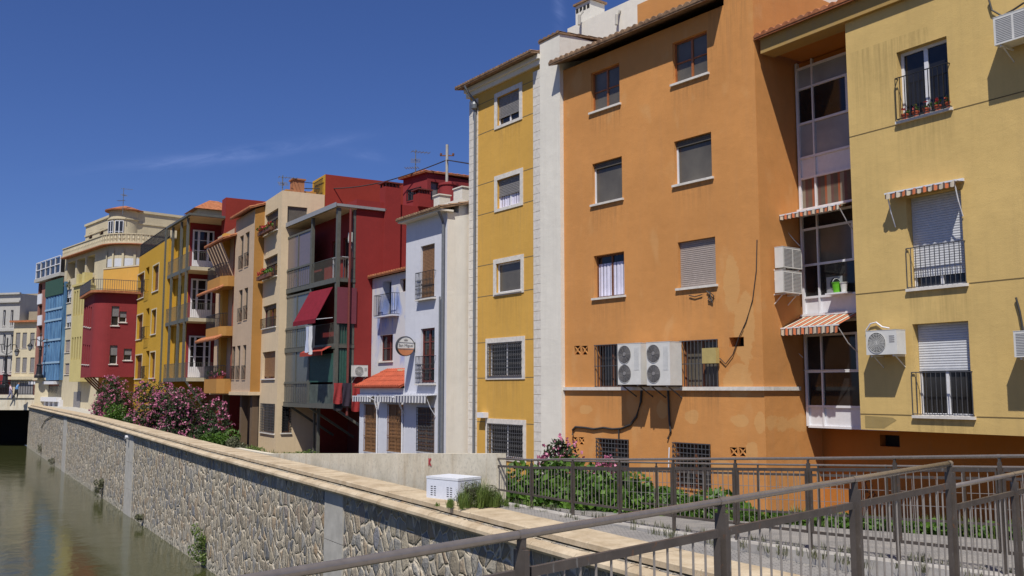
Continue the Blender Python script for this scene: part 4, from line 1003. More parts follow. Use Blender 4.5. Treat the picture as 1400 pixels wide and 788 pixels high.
# AC on red wall
y0, z0 = RD.side(484, 515, .45); y1, z1 = RD.side(503, 500, .45)
o = empty('air_conditioner', RD.world(.45, y0, z0), RD.root.rotation_euler[2] + math.pi / 2, 'white air conditioner on red wall above the tile roof', 'air conditioner'); fill_ac(o, y1 - y0, z1 - z0, .45, True)
# white boiler on top gallery back wall and small table
r = (xr - .42, L2 + 1.9)
o = empty('water_heater', RD.world(xr - .33, FY - .2, L2 + 1.75), RD.root.rotation_euler[2], 'small white water heater on the back wall of top gallery', 'water heater')
MB().box(-.14, .14, 0, .2, 0, .45).box(-.12, .12, -.012, 0, .05, .4).build('casing', M_acw, o)
MB().tube([(-.05, .1, 0), (-.05, .1, -.3)], .015, 6).tube([(.05, .1, 0), (.05, .1, -.3)], .015, 6).build('pipe', M_pipe, o)
o = empty('table', RD.world(xr - .45, .42, L2), RD.root.rotation_euler[2], 'small white table at the open corner of top gallery', 'table')
MB().box(-.35, .35, -.3, .3, .98, 1.02).build('tabletop', M_white, o)
for sx_ in (-.3, .3):
    for sy_ in (-.25, .25): MB().box(sx_ - .02, sx_ + .02, sy_ - .02, sy_ + .02, 0, .98).build('leg', M_white, o)
# laundry
def garment(name, label, px, py_, z, w, h, mat, root, rot=0, group=None, cat='laundry'):
    q = root.world(px, py_, z); vs = []; n_ = 10
    for j in range(7):
        for i in range(n_ + 1):
            t_ = i / n_; dd = .03 * math.sin(t_ * 9 + j * .5 + px * 7) * (j / 6 + .2)
            ww = w * (1 - .12 * math.sin(j * .9))
            vs.append(((t_ - .5) * ww, dd, -h * j / 6 - (.04 * math.sin(t_ * 3.1) * j / 6)))
    fs = [(j * (n_ + 1) + i, j * (n_ + 1) + i + 1, (j + 1) * (n_ + 1) + i + 1, (j + 1) * (n_ + 1) + i) for j in range(6) for i in range(n_)]
    m_ = MB().add(vs, fs); o_ = m_.build(name, mat, None); o_.location = q; o_.rotation_euler = (0, 0, root.root.rotation_euler[2] + rot); tag(o_, label, cat, group); return o_
xc = RD.loc(420, 460, -1.0)[0]
for i, (dx, h_, mt, lab) in enumerate(((0, 1.15, simple('pale_blue_cloth', (.42, .46, .58), .9), 'pale blue shirt hanging at the left end under maroon awning'), (.45, 1.25, simple('white_cloth', (.6, .6, .6), .9), 'white shirt hanging between two others under maroon awning'), (.85, .95, simple('black_cloth', (.04, .04, .05), .9), 'dark garment hanging right of the white shirt under maroon awning'))):
    garment('shirt', lab, xc + dx * .9, -1.0, RD.loc(425, 446, -1.0)[1], .42, h_, mt, RD)
MB().tube([RD.world(xc - .3, -1.0, RD.loc(425, 445, -1.0)[1]), RD.world(xr - .3, -1.0, RD.loc(425, 445, -1.0)[1])], .008, 5).build('clothesline', M_white)
tag(bpy.context.scene.objects['clothesline.001'], 'thin line carrying the pale shirts below the maroon awning', 'clothesline')
for i, (y_, c_, h_, lab) in enumerate(((.1, (.02, .02, .025), 1.2, 'black garment hanging nearest the corner post of the lowest gallery'), (.5, (.03, .02, .035), 1.0, 'dark purple garment in the middle of the lowest gallery line'), (.95, (.28, .02, .02), 1.25, 'bright red garment at the right end of the lowest gallery line'), (-.0, (.3, .03, .03), .9, 'small red cloth beside the corner post of the lowest gallery'))):
    garment('garment', lab, xr + .25 + .03 * i, y_ + .05 * (i == 3), L0 + .95, .42, h_, simple('cloth_dye_%s' % 'abcd'[i], c_, .9), RD, math.pi / 2)
# ================= CREAM HOUSE =================
CR = Bld('cream_house', 'tall cream house with red-brown windows and geranium boxes on its river face', 'house', (-11.85, 47.5), -20, 2.6)
for k, (u0, u1, v0, v1, sh) in enumerate(((362.5, 380, 290, 318, .35), (361, 379, 351, 380, .35), (359.5, 377.5, 417, 448, .15), (358.5, 376, 481, 518, .9))):
    CR.win(u0, u1, v0, v1, frame=M_redw, leaves=2, shutter=sh, shmat=M_shd if k < 3 else M_ochrew, dep=.2, sill=True, grille=None)
    r = CR.rect(u0, u1, v0, v1)
    if k < 3: balcony_rail(CR.root, r[0] - .05, r[1] + .05, r[2], .5, .12, M_iron)
CR.win(357, 375.5, 552, 592, frame=M_brown, grille='grid', sill=True, gm=M_irongray)
CR.swin(393, 420, 283, 306, shutter=.95, shmat=M_shd, leaves=1, sill=False)
CR.swin(385.5, 397, 555, 592, frame=M_brown, grille='grid', sill=True, leaves=1)
zcr = CR.loc(381, 264)[1]
CR.body(-3.46, 0, -.4, zcr, 2.25, M_cream)
CR.h = []; CR.hs = []; MB().box(-3.46, -1.05, 2.25, 7, -.2, zcr - .6).build('rear_wall', M_cream, CR.root)
g = MB(); 
for z in (zcr + .1, zcr + .9): g.box(-1.6, -.1, 2.15, 2.18, z, z + .03).box(-1.6, -1.57, 1.0, 2.18, z, z + .03)
for i in range(14): g.box(-1.6 + i * .11, -1.585 + i * .11, 2.15, 2.165, zcr, zcr + .9)
g.build('roof_railing', M_iron, CR.root)
r = CR.rect(374, 386, 253, 262, .8); MB().box(-1.1, -.5, .7, 1.3, zcr, zcr + .75).box(-1.16, -.44, .64, 1.36, zcr + .75, zcr + .83).build('chimney', plaster('chimney_brick', (.40, .17, .08), .2), CR.root)
MB().box(-3.4, -1.2, .5, 2.2, zcr, zcr + .35).build('parapet', M_ys, CR.root)
for k, (u0, u1, v0, v1) in enumerate(((362.5, 380, 290, 318), (361, 379, 351, 380))):
    r = CR.rect(u0, u1, v0, v1); q = CR.world((r[0] + r[1]) / 2, -.28, r[2] - .05)
    b_ = empty('flower_box', q, CR.root.rotation_euler[2], ('geranium box with red and white flowers below the top window of cream house', 'geranium box with mostly red flowers below the second window of cream house')[k], 'flower box', 'geranium boxes on the cream house')
    w_ = (r[1] - r[0]) / 2
    MB().box(-w_, w_, -.12, .1, 0, .2).build('box', M_brown, b_)
    q_ = MB(); leaves_mesh(q_, blob_pts(420, (0, -.02, .28), (w_ + .1, .22, .22), 9, k), .05, aspect=.8); q_.build('foliage', M_leafb, b_)
    q_ = MB(); leaves_mesh(q_, blob_pts(260, (0, -.06, .34), (w_ + .15, .26, .22), 9, k + 3), .05, aspect=.9); q_.build('flowers', M_redp, b_)
TB = Bld('rooftop_stair_block', 'tall block with ochre front and plain dark red side rising behind cream roof', 'stair block', CR.world(0.0, 2.27, 0).xy, -60, 2.6)
ztb = TB.loc(437, 243)[1]
TB.body(-2.1, 0, 0, ztb, 13, M_yg, M_redb)
# ================= BEIGE HOUSE WITH TILED BALCONIES =================
EH = Bld('beige_balcony_house', 'beige and orange house with tile-skirted balconies and overhanging upper floors', 'house', (-13.97, 50.2), -76, 2.6)
for (u0, u1, v0, v1) in ((327.5, 332.5, 323, 368), (335, 340.5, 318, 364), (326, 331, 397, 440), (333.5, 338.5, 394, 437), (316.5, 321, 474, 519), (323.5, 328, 473, 519), (331.5, 336, 472, 519)):
    EH.win(u0, u1, v0, v1, frame=M_brown, leaves=1, dep=.18, sill=False, shutter=.6, shmat=M_shd)
    r = EH.rect(u0, u1, v0, v1); balcony_rail(EH.root, r[0], r[1], r[2], .75, .05, M_iron, side=False)
zE = EH.loc(342, 290)[1]; zEb = EH.loc(345, 536)[1]
EH.h = [h if h[0] > -3.9 else (-3.9, *h[1:]) for h in EH.h]
EH.body(-3.9, 0, zEb, zE, 7, M_beige, M_ys)
MB().box(-8.5, 0.06, -.1, 7, zEb - .18, zEb).build('base_slab', M_cream, EH.root)
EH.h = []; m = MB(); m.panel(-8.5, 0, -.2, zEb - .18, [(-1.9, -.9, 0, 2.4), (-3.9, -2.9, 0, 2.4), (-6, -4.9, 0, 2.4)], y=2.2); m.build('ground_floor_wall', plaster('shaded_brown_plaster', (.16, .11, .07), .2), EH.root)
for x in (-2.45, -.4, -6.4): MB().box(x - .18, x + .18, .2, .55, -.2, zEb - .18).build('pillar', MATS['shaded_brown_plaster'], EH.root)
MB().box(-8, -.2, 2.35, 2.4, -.2, 2.6).build('ground_floor_glazing', M_glass, EH.root)
MB().tiles(-4.0, .15, -.35, zE + .04, 5, zE + 1.9, .22, .05).build('roof', M_tile, EH.root)
MB().add([(-.01, 0, zE), (-.01, 7, zE), (-.01, 5.5, zE + 1.9), (-.01, 5, zE + 1.84), (-.25, 0, zE), (-.25, 7, zE), (-.25, 5.5, zE + 1.9), (-.25, 5, zE + 1.84)], [(0, 1, 2, 3), (7, 6, 5, 4), (0, 3, 7, 4)]).build('gable', M_ys, EH.root)
m = MB(); m.panel(-9.6, -3.92, zEb, zE - .2, [(-5.6, -4.7, z, z + 2.1) for z in (zEb + .1, zEb + 3.2, zEb + 6.3)] + [(-8.1, -7.3, z, z + 2.1) for z in (zEb + .1, zEb + 3.2, zEb + 6.3)], y=.35)
wo = m.build('balcony_wall', M_beige, EH.root)
MB().box(-9.4, -4.0, .54, .55, zEb, zE - .4).build('balcony_glazing', M_glass, wo)
MB().box(-4.6, -3.92, .1, .345, zEb, zE - .3).build('brick_pier', plaster('red_brick_pier', (.28, .085, .045), .15), EH.root)
MB().box(-7.05, -6.5, .0, .345, zEb, zE - .4).build('balcony_pier', M_ye, EH.root)
bpx = EH.loc(279, 450, -.2)[0]; 
for k, (vt, vb) in enumerate(((378, 392), (446, 459), (518, 536))):
    z1, z0 = EH.loc(305, vt, -.5)[1], EH.loc(305, vb, -.5)[1]
    poly = [(-3.95, .9), (-3.95, -.35), (-4.6, -.65), (-7.6, -.65), (-8.6, .1), (-8.6, 1.5)]
    MB().prism(poly, z0 if k < 2 else zEb - .1, z1).build('balcony_parapet', M_ys, EH.root)
    if k < 2:
        m_ = MB().tiles(-8.9, -3.95, -1.0, z0 - .22, -.6, z0 + .02, .22, .05); m_.xf = Matrix.Translation((-8.6, .1, 0)) @ Matrix.Rotation(-.85, 4, 'Z'); m_.build('tile_skirt', M_tile, EH.root)
    g = MB(); zz = z1
    for a, b in zip(poly[1:], poly[2:]):
        g.bar((a[0], a[1], zz + .75), (b[0], b[1], zz + .75), .03); n_ = max(1, int(math.dist(a, b) / .13))
        for i in range(n_ + 1): t_ = i / n_; g.bar((a[0] + (b[0] - a[0]) * t_, a[1] + (b[1] - a[1]) * t_, zz), (a[0] + (b[0] - a[0]) * t_, a[1] + (b[1] - a[1]) * t_, zz + .75), .016)
    g.build('balcony_railing', M_iron, EH.root)
MB().tiles(-8.2, -3.6, -.8, zE - 1.15, 1.6, zE - .25, .22, .05).build('balcony_roof', M_tile, EH.root)
m = MB()
for i in range(6): MB().bar((-7.6 + i * .6, .2, zE - 3.3), (-7.6 + i * .6, -.7, zE - 1.3), .08, .16).build('timber_bracket', M_beige, EH.root)
for k in range(6):
    q = EH.world(-4.6 - k * .55, -.35, EH.loc(305, 519, -.5)[1])
    p_ = empty('potted_plant', q, 0, 'small potted plant, %s from right on the lowest tile-skirted balcony' % ('first', 'second', 'third', 'fourth', 'fifth', 'sixth')[k], 'potted plant', 'pots on the lowest beige balcony')
    MB().lathe((0, 0, 0), [(0, 0), (.08, 0), (.12, .2), (.1, .2), (0, .18)], 10).build('pot', M_tiler, p_)
    q_ = MB(); leaves_mesh(q_, blob_pts(90, (0, 0, .38), (.2, .2, .2), 5, k), .06, aspect=.6); q_.build('foliage', M_leafb if k % 2 else M_pink, p_)
RB = Bld('red_rear_house', 'tall plain red house showing its blank side above the tiled balconies', 'house', plan(300.5, 59), -76, 2.6)
zrb = RB.loc(299, 277)[1]
RB.body(-1.0, 0, 0, zrb, 12, M_red, M_redb)
MB().box(-3, -1.02, 1, 1.05, zrb - 2.0, zrb - 1.95).box(-3, -1.02, 1, 1.05, zrb - 1.0, zrb - .95).build('roof_railing', M_iron, RB.root)
MB().box(-2.0, -1.4, .4, .9, zrb - 2.4, zrb - .3).build('chimney', M_redb, RB.root)
# ================= STEEL BALCONY HOUSE =================
FH = Bld('steel_balcony_house', 'mustard and red house wrapped in tall steel-framed balconies with white doors', 'house', (-20.1, 58), -120, 2.6)
fl = [FH.loc(254.5, v)[1] for v in (517, 435.6, 367, 298)]
xF = -6.2
FH.h = [(xF + .9, xF + 2.0, z + .05, z + 2.5, .2) for z in fl[:3]] 
for h in FH.h: window(FH.root, None, *h[:4], y=.7, frame=M_brown, leaves=2, sill=False, name='balcony_door')
FH.hs = []
FH.h = [(h[0], h[1], h[2], h[3], .2) for h in FH.h[:3]]
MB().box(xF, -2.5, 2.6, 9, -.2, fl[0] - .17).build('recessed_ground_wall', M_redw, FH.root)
FH.body(xF, -2.5, fl[0] - .16, fl[3] - .1, 9, M_yg, M_redf, fy=.5)
for z in fl[:3]:
    X_ = RY(-1.0, 0)
    wd = window(FH.root, Matrix.Translation((-2.47, 0, 0)) @ RY(0, 0), .68, 2.05, z + .05, z + 2.75, y=0, frame=M_white, leaves=3, bars=3, sill=False, name='french_door', fw=.1, split=[.28, .72])
    MB(Matrix.Translation((-2.43, 0, 0)) @ RY(0, 0)).box(.72, 2.0, -.02, .0, z + .05, z + .75).build('door_panel', M_white, wd)
    MB().box(xF, 0, 0, .5, z - .16, z).box(-2.5, 0, .5, 4.5, z - .16, z).build('floor_slab', M_cream, FH.root)
    MB().box(xF, 0.02, -.03, .0, z - .2, z + .02).build('edge_beam', M_steel, FH.root); MB().box(0, .02, 0, 4.5, z - .2, z + .02).build('edge_beam', M_cream2, FH.root)
    balcony_rail(FH.root, xF, -.05, z, .95, .0, M_steel, side=False, step=.12)
    balcony_rail(FH.root, .05, 3.2, z, .95, .0, M_steel, side=False, xf=RY(-.02, 0), step=.12)
MB().box(xF - .1, .1, -.2, 4.5, fl[3] - .08, fl[3] + .06).build('gallery_roof', M_steel, FH.root)
MB().box(xF, .02, -.05, 4.4, fl[3] - .12, fl[3] - .085).build('gallery_ceiling', M_cream, FH.root)
for u in (224.5, 234, 245.5, 254):
    x = FH.loc(u, 400)[0]; MB().box(x - .07, x + .07, -.08, .06, fl[0] - .2, fl[3]).build('steel_column', M_steel, FH.root)
MB().bar((-.05, 0, fl[0] - .2), (-.05, 2.6, 0), .12).build('brace', M_steel, FH.root)
# roof hut with hipped tile roof, behind
HT = Bld('roof_hut', 'small cream roof hut with hipped tile roof behind the steel balconies', 'roof hut', plan(262, 62), -120, 2.6)
zh0, zh1 = HT.loc(250, 300)[1], HT.loc(262, 291)[1]
HT.swin(268, 276, 293, 310, sill=False, leaves=1, frame=M_brown)
HT.body(-2.2, 0, zh0 - 4, zh1, 2.6, M_cream2)
c = (-1.1, 1.3); e = .35
m = MB(); P4 = [(-2.2 - e, -e), (e, -e), (e, 2.6 + e), (-2.2 - e, 2.6 + e)]
m.add([(x, y, zh1 - .02) for x, y in P4] + [(-1.1, 1.0, zh1 + .85), (-1.1, 1.6, zh1 + .85)] , [(0, 1, 4), (1, 2, 5, 4), (2, 3, 5), (3, 0, 4, 5), (3, 2, 1, 0)]); m.build('roof', M_tile, HT.root)
# ================= SUNFLOWER YELLOW HOUSE =================
GH = Bld('sunflower_yellow_house', 'bright yellow house with tall brown windows and roof terrace railing', 'house', (-23.4, 63.2), -93, 2.6)
for (u0, u1, v0, v1) in ((188, 197, 375, 408), (209, 217, 363, 398), (187, 195, 431, 464), (207, 213.5, 424, 457), (185, 194, 486, 518), (205, 212, 482, 517)):
    GH.win(u0, u1, v0, v1, frame=M_brown, leaves=1, dep=.25, shutter=.95, shmat=M_brown, sill=True, surround=.09, sm=M_cream2)
for (v0, v1) in ((366, 400), (422, 464), (480, 518)):
    GH.win(199, 203.5, v0, v1, frame=M_brown, leaves=1, dep=.5, sill=False); r = GH.rect(199, 203.5, v0, v1)
    balcony_rail(GH.root, r[0] - .1, r[1] + .1, r[2], .9, .3, M_iron, side=True)
zG = GH.loc(205, 343)[1]
GH.body(-10.9, 0, -.2, zG, 8, M_yg)
g = MB()
for z in (.15, .95): g.box(-10.9, 0, .04, .08, zG + z, zG + z + .04)
for i in range(75): g.box(-10.9 + i * .145, -10.88 + i * .145, .05, .07, zG, zG + .97)
g.build('terrace_railing', M_iron, GH.root)
# ================= RED BOW HOUSE =================
HH = Bld('red_bow_house', 'crimson house with rounded corner, narrow windows and roof terrace on struts', 'house', (-31.7, 71.0), -93, 2.6)
zH0, zH1 = HH.side(160, 513)[1], HH.side(160, 403)[1]; R_ = 1.1
for (v0, v1) in ((419, 447), (471, 498)):
    for i in range(4):
        r = HH.rect(113 + i * 4.2, 115.2 + i * 4.2, v0, v1); r = (-6.0 + i * 1.15, -5.4 + i * 1.15, r[2], r[3]); HH.winxz(*r, frame=M_redw, leaves=1, dep=.15, sill=True, shutter=.6, shmat=M_shg)
for (v0, v1) in ((418, 445), (472, 498)):
    r = HH.srect(137, 143, v0, v1); r = (R_ + .05, R_ + .6, r[2], r[3]); HH.hs.append((*r, .15)); window(HH.root, RY(0, 0), *r, y=.15, frame=M_sill, leaves=1, shutter=.5, shmat=M_shg)
for q in ((163, 173, 426, 441), (169, 180, 477, 493)):
    HH.swin(*q, frame=M_sill, leaves=1, shutter=.5, shmat=M_shg)

mb = MB(); mb.panel(-6.6, -R_, zH0, zH1, HH.h); mb.xf = RY(0, 0); mb.panel(R_, 7, zH0, zH1, HH.hs); mb.xf = None
mb.lathe((-R_, R_, 0), [(R_, zH0), (R_, zH1)], 10, -math.pi / 2, 0)
top = [(-6.6, 0)] + [(-R_ + R_ * math.sin(a), R_ - R_ * math.cos(a)) for a in [k * math.pi / 20 for k in range(11)]] + [(0, 7), (-6.6, 7)]
mb.prism(top, zH0 - .15, zH0 + .002); mb.prism(top, zH1 - .002, zH1 + .1); mb.quad((-6.6, 0, zH0), (-6.6, 0, zH1), (-6.6, 7, zH1), (-6.6, 7, zH0))
mb.build('wall', M_redf, HH.root)
big = [(x * 1.0 + (.35 if x > -1 else -.0) * 1, y - .35 if y < 3 else y) for x, y in top]
MB().prism(big, zH1 + .1, zH1 + .28).build('terrace_edge', M_tile, HH.root)
g = MB()
for a, b in zip(big, big[1:-1]):
    for z in (.35, 1.1): g.bar((a[0], a[1], zH1 + z), (b[0], b[1], zH1 + z), .04)
    n_ = max(1, int(math.dist(a, b) / .16))
    for i in range(n_): t_ = i / n_; g.bar((a[0] + (b[0] - a[0]) * t_, a[1] + (b[1] - a[1]) * t_, zH1 + .28), (a[0] + (b[0] - a[0]) * t_, a[1] + (b[1] - a[1]) * t_, zH1 + 1.1), .025)
g.build('terrace_railing', M_irongray, HH.root)
MB().box(-6.3, -2.0, 2.2, 6.8, -.3, zH0 - .15).build('ground_floor_wall', M_ye, HH.root)
for i in range(4): MB().bar((-5.6 + i * 1.5, 2.2, zH0 - 2.2), (-5.6 + i * 1.5, .2, zH0 - .16), .12).build('strut', M_brown, HH.root)
wy = Bld('yellow_set_back_house', 'ochre set-back wall rising behind the terrace of the crimson house', 'house', HH.world(1.5, 5.5, 0).xy, -1500, 2.6)
zwy = wy.loc(160, 367)[1]; a_ = wy.loc(140, 400)[0]
wy.body(a_, 2.5, 0, zwy, 4, M_ye)
MB().box(a_, 2.5, -.04, .2, zwy, zwy + .12).build('parapet', M_cream2, wy.root)
# ================= BIG CREAM HOUSE WITH TOWER =================
JH = Bld('turreted_cream_house', 'large cream corner house with round turret and curved balustraded balcony', 'house', (-34.9, 82), -450, 2.6)
R = 2.7; zJ = JH.loc(130, 340.5)[1]; zJt = JH.loc(145, 299, 1.5)[1]
xJ = JH.loc(88, 380)[0]
def outline(r, off, x0, y1):
    return [(x0, -off)] + [(-r + (r + off) * math.sin(a), r - (r + off) * math.cos(a)) for a in [k * math.pi / 24 for k in range(13)]] + [(off, y1), (x0, y1)]
JH.h = []
for (ua, ub) in ((92, 103), (105, 116), (118, 129)): JH.h.append((JH.loc(ua, 365)[0], JH.loc(ub, 365)[0], JH.loc(110, 378)[1], JH.loc(110, 354)[1], .9))
JH.win(90.5, 97.5, 396, 414, frame=M_white, leaves=2, dep=.15, shutter=.6, shmat=M_shw); JH.win(90, 97, 430, 448, frame=M_white, leaves=2, dep=.15, shutter=.6, shmat=M_shw); JH.win(89, 95.5, 465, 482, frame=M_brown, leaves=2, dep=.15, shutter=.9, shmat=M_shb); JH.win(88.5, 94.5, 497, 512, frame=M_brown, leaves=2, dep=.15, shutter=.9, shmat=M_shb)
mb = MB(); mb.panel(xJ, -R, 0, zJ, JH.h); mb.lathe((-R, R, 0), [(R, 0), (R, zJ)], 14, -math.pi / 2, 0)
mb.quad((0, R, 0), (0, 18, 0), (0, 18, zJ), (0, R, zJ)).quad((xJ, 0, 0), (xJ, 0, zJ), (xJ, 10, zJ), (xJ, 10, 0))
mb.build('wall', M_cream2, JH.root)
MB().box(xJ + .3, -R - .1, .88, .9, zJ - 3.6, zJ - .3).build('loggia_glazing', M_glass, JH.root)
for i in range(3):
    q0 = (xJ + .9 + i * 2.6, -.12, zJ - 3.2)
m = MB()
for k in range(4):
    a0, a1 = math.radians(-84 + k * 21), math.radians(-68 + k * 21)
    m.lathe((-R, R, 0), [(R + .03, JH.loc(150, 365)[1]), (R + .03, JH.loc(150, 354)[1])], 3, a0, a1)
m.build('roller_shutter', M_shw, JH.root)
m = MB()
for k in range(5):
    a0, a1 = math.radians(-89 + k * 21), math.radians(-85 + k * 21); m.lathe((-R, R, 0), [(R + .1, zJ - 2.8), (R + .1, zJ - .6)], 2, a0, a1)
m.build('pilaster', M_cream2, JH.root)
MB().prism(outline(R, .5, xJ + .5, 18), zJ - .05, zJ + .12).build('balcony_slab', M_cream2, JH.root)
MB().prism(outline(R, .6, xJ + .5, 18), zJ - .13, zJ - .05).build('tile_band', M_tile, JH.root)
ol = outline(R, .42, xJ + .6, 18)[:-1]
g = MB(); bl_ = MB()
for a, b in zip(ol, ol[1:]):
    g.bar((a[0], a[1], zJ + .82), (b[0], b[1], zJ + .82), .2, .09); L_ = math.dist(a, b); n_ = max(1, int(L_ / .42))
    solid = a[0] < -R - .1 or b[1] > 9
    if solid: g.bar((a[0], a[1], zJ + .45), (b[0], b[1], zJ + .45), .08, .66)
    for i in range(n_):
        t_ = (i + .5) / n_; c_ = (a[0] + (b[0] - a[0]) * t_, a[1] + (b[1] - a[1]) * t_, zJ + .12)
        bl_.lathe(c_, [(.08, 0), (.05, .12), (.10, .3), (.05, .5), (.08, .66)], 6)
    if L_ < 2: g.bar((a[0], a[1], zJ + .12), (a[0], a[1], zJ + .86), .14)
g.build('balustrade_rail', M_cream2, JH.root); bl_.build('balusters', M_cream2, JH.root)
# upper storey set back with turret
JU = MB(); xu = JH.loc(117, 320, 1.4)[0]; hs_ = []
for c_ in (xu + 1.0, xu + 4.2): hs_.append((c_, c_ + 1.1, zJ + 1.0, zJ + 2.4, .15))
JU.panel(xu, -2.4, zJ + .2, zJt, hs_, y=1.4); JU.xf = RY(-2.4, 0); hz = [(9.0, 11.6, zJ + .3, zJ + 2.4, .15)]; JU.panel(1.4, 18, zJ + .2, zJt, hz); JU.xf = None
JU.quad((xu, 1.4, zJt), (-2.4, 1.4, zJt), (-2.4, 18, zJt), (xu, 18, zJt)).quad((xu, 1.4, zJ), (xu, 1.4, zJt), (xu, 10, zJt), (xu, 10, zJ)); JU.box(xu - 4.5, xu, 2.4, 6, zJ + .2, zJ + 2.3)
uo = JU.build('upper_storey_wall', M_cream2, JH.root)
for h in hs_: window(JH.root, None, *h[:4], y=1.55, frame=M_brown, sill=True)
window(JH.root, RY(-2.4, 0), *hz[0][:4], y=.15, frame=M_white, shutter=.8, shmat=M_shw, sill=False)
MB().box(xu - .1, -3.6, 1.28, 1.4, zJt - .1, zJt + .12).box(xu - .05, -3.6, 1.32, 1.4, zJt - 1.15, zJt - 1.0).box(-2.4, -2.28, 2.6, 18, zJt - .1, zJt + .12).box(-2.4, -2.32, 2.6, 18, zJt - 1.15, zJt - 1.0).build('cornice', M_cream2, JH.root)
tcx, tcy, tr_ = -3.55, 1.75, 1.38; zte = JH.loc(166, 294, 1.95)[1]
tw = MB().lathe((tcx, tcy, 0), [(tr_, zJ + .2), (tr_, zJ + 2.45), (tr_ + .1, zJ + 2.46), (tr_ + .1, zJ + 2.56), (tr_, zJ + 2.57), (tr_, zte), (0, zte)], 48).build('turret', M_cream2, JH.root)
for f_ in tw.data.polygons: pass
MB().lathe((tcx, tcy, 0), [(0, zte - .05), (tr_ + .36, zte - .05), (tr_ + .38, zte + .05), (tr_ * .5, zte + .42), (0, zte + .6)], 32).build('turret_roof', M_tile, JH.root)
for k, a in enumerate((-75, -38)):
    aa = math.radians(a); X_ = Matrix.Translation((tcx + (tr_ + .02) * math.cos(aa), tcy + (tr_ + .02) * math.sin(aa), 0)) @ Matrix.Rotation(aa + math.pi / 2, 4, 'Z')
    window(JH.root, X_, -.38, .38, zJ + .3, zJ + 2.3, y=.0, frame=M_white, leaves=2, bars=1, sill=False, glass=M_glass, name='turret_door')
# yellow oriel and lower storey
OrM = MB(); xo0 = JH.loc(98, 450, -1.0)[0]; xo1 = JH.loc(113, 450, -1.0)[0]; z0, z1 = JH.loc(105, 522, -1)[1], JH.loc(105, 392, -1)[1]
ho = []
for (va, vb) in ((398, 432), (461, 492)):
    for i in range(4):
        c_ = xo0 + (xo1 - xo0) * (i + .35) / 4.3; ho.append((c_, c_ + (xo1 - xo0) * .12, JH.loc(105, vb, -1)[1], JH.loc(105, va, -1)[1], .25))
OrM.panel(xo0, xo1, z0, z1, ho, y=-1.0); OrM.quad((xo0, -1, z0), (xo1, -1, z0), (xo1, 0, z0), (xo0, 0, z0)).quad((xo0, -1, z1), (xo1, -1, z1), (xo1, 0, z1), (xo0, 0, z1)).quad((xo1, -1, z0), (xo1, 0, z0), (xo1, 0, z1), (xo1, -1, z1)).quad((xo0, -1, z0), (xo0, 0, z0), (xo0, 0, z1), (xo0, -1, z1))
oo = OrM.build('oriel', M_pale, JH.root)
for h in ho: window(JH.root, None, *h[:4], y=-.78, frame=M_brown, leaves=1, sill=False, name='oriel_window', fw=.04)
MB().box(xo0 - .1, xo1 + .1, -1.15, -.2, z1, z1 + .2).box(xo0 + .3, xo0 + 1.0, -.9, -.2, z1 + .2, z1 + 1.2).box(xo1 - 1.2, xo1 - .5, -.9, -.2, z1 + .2, z1 + 1.2).build('oriel_cornice', M_pale, JH.root)
hx = JH.rect(101, 110, 536, 566)
MB().box(hx[0], hx[1], -.06, .0, .3, hx[3]).build('garage_door', M_shg, JH.root)
# plants on the loggia
for i in range(2):
    shrub('balcony_plant', ('bushy plant at the left end of the turreted house loggia', 'bushy plant second from left on the turreted house loggia')[i], 'plant', JH.world(xJ + 1.2 + i * 1.0, .25, zJ - 3.2), (.8, .4, .45), 300, .16, M_leafg, seed=40 + i, group='plants on the loggia of the turreted house', stems=2)
# ================= BLUE-NETTED BUILDING =================
KB = Bld('netted_building', 'tall narrow brown and white building wrapped in blue scaffold netting', 'building', JH.world(xJ - .05, 0, 0).xy, -450, 3.5)
xk = KB.loc(50, 450)[0]; zk = KB.loc(70, 383)[1]
for (v0, v1) in ((388, 402), (417, 431), (446, 460), (474, 488)): KB.win(52.5, 57.5, v0, v1, frame=M_brown, leaves=1, dep=.2, sill=False)
KB.body(xk, 0, 0, zk, 10, plaster('brown_rose_plaster', (.30, .13, .10), .15))
for (v0, v1) in ((402.5, 416), (431.5, 445), (460.5, 473)):
    r = KB.rect(52.3, 57.7, v0, v1); MB().box(r[0], r[1], -.1, .0, r[2], r[3]).build('white_panel', M_white, KB.root)
r = KB.rect(60.5, 84, 389, 520, -.35); netz0, netz1 = r[2], r[3]
m = MB(); nx, nz_ = 24, 40; vs = []
for j in range(nz_ + 1):
    for i in range(nx + 1):
        vs.append((r[0] + (r[1] - r[0]) * i / nx, -.35 + .03 * math.sin(i * 1.7 + j * .1) + .015 * math.sin(j * .5), netz0 + (netz1 - netz0) * j / nz_ * (.94)))
m.add(vs, [(j * (nx + 1) + i, j * (nx + 1) + i + 1, (j + 1) * (nx + 1) + i + 1, (j + 1) * (nx + 1) + i) for j in range(nz_) for i in range(nx)])
m.quad((r[1], -.33, netz0), (r[1], 0, netz0), (r[1], 0, netz1), (r[1], -.33, netz1)).quad((r[0], -.33, netz0), (r[0], 0, netz0), (r[0], 0, netz1), (r[0], -.33, netz1))
no = m.build('scaffold_net', M_net, KB.root)
m = MB()
for v in (391, 424, 439, 466, 497): zz = KB.loc(74, v, -.4)[1]; m.box(r[0], r[1], -.42, -.39, zz, zz + .2)
m.build('net_band', simple('pale_blue_band', (.25, .38, .5), .9), KB.root)
MB().box(r[0] - .1, r[1] + .05, -.45, -.40, netz1 - 1.2, netz1 + .4).build('green_screen', M_green, KB.root)
MB().box(xk - .1, .05, -.5, .3, netz0 - .4, netz0 - .1).build('canopy', M_white, KB.root)
zz = KB.loc(70, 378)[1]
MB().box(xk - .2, .0, -.45, 6, zz - .35, zz).build('balcony_slab', M_grayb, KB.root)
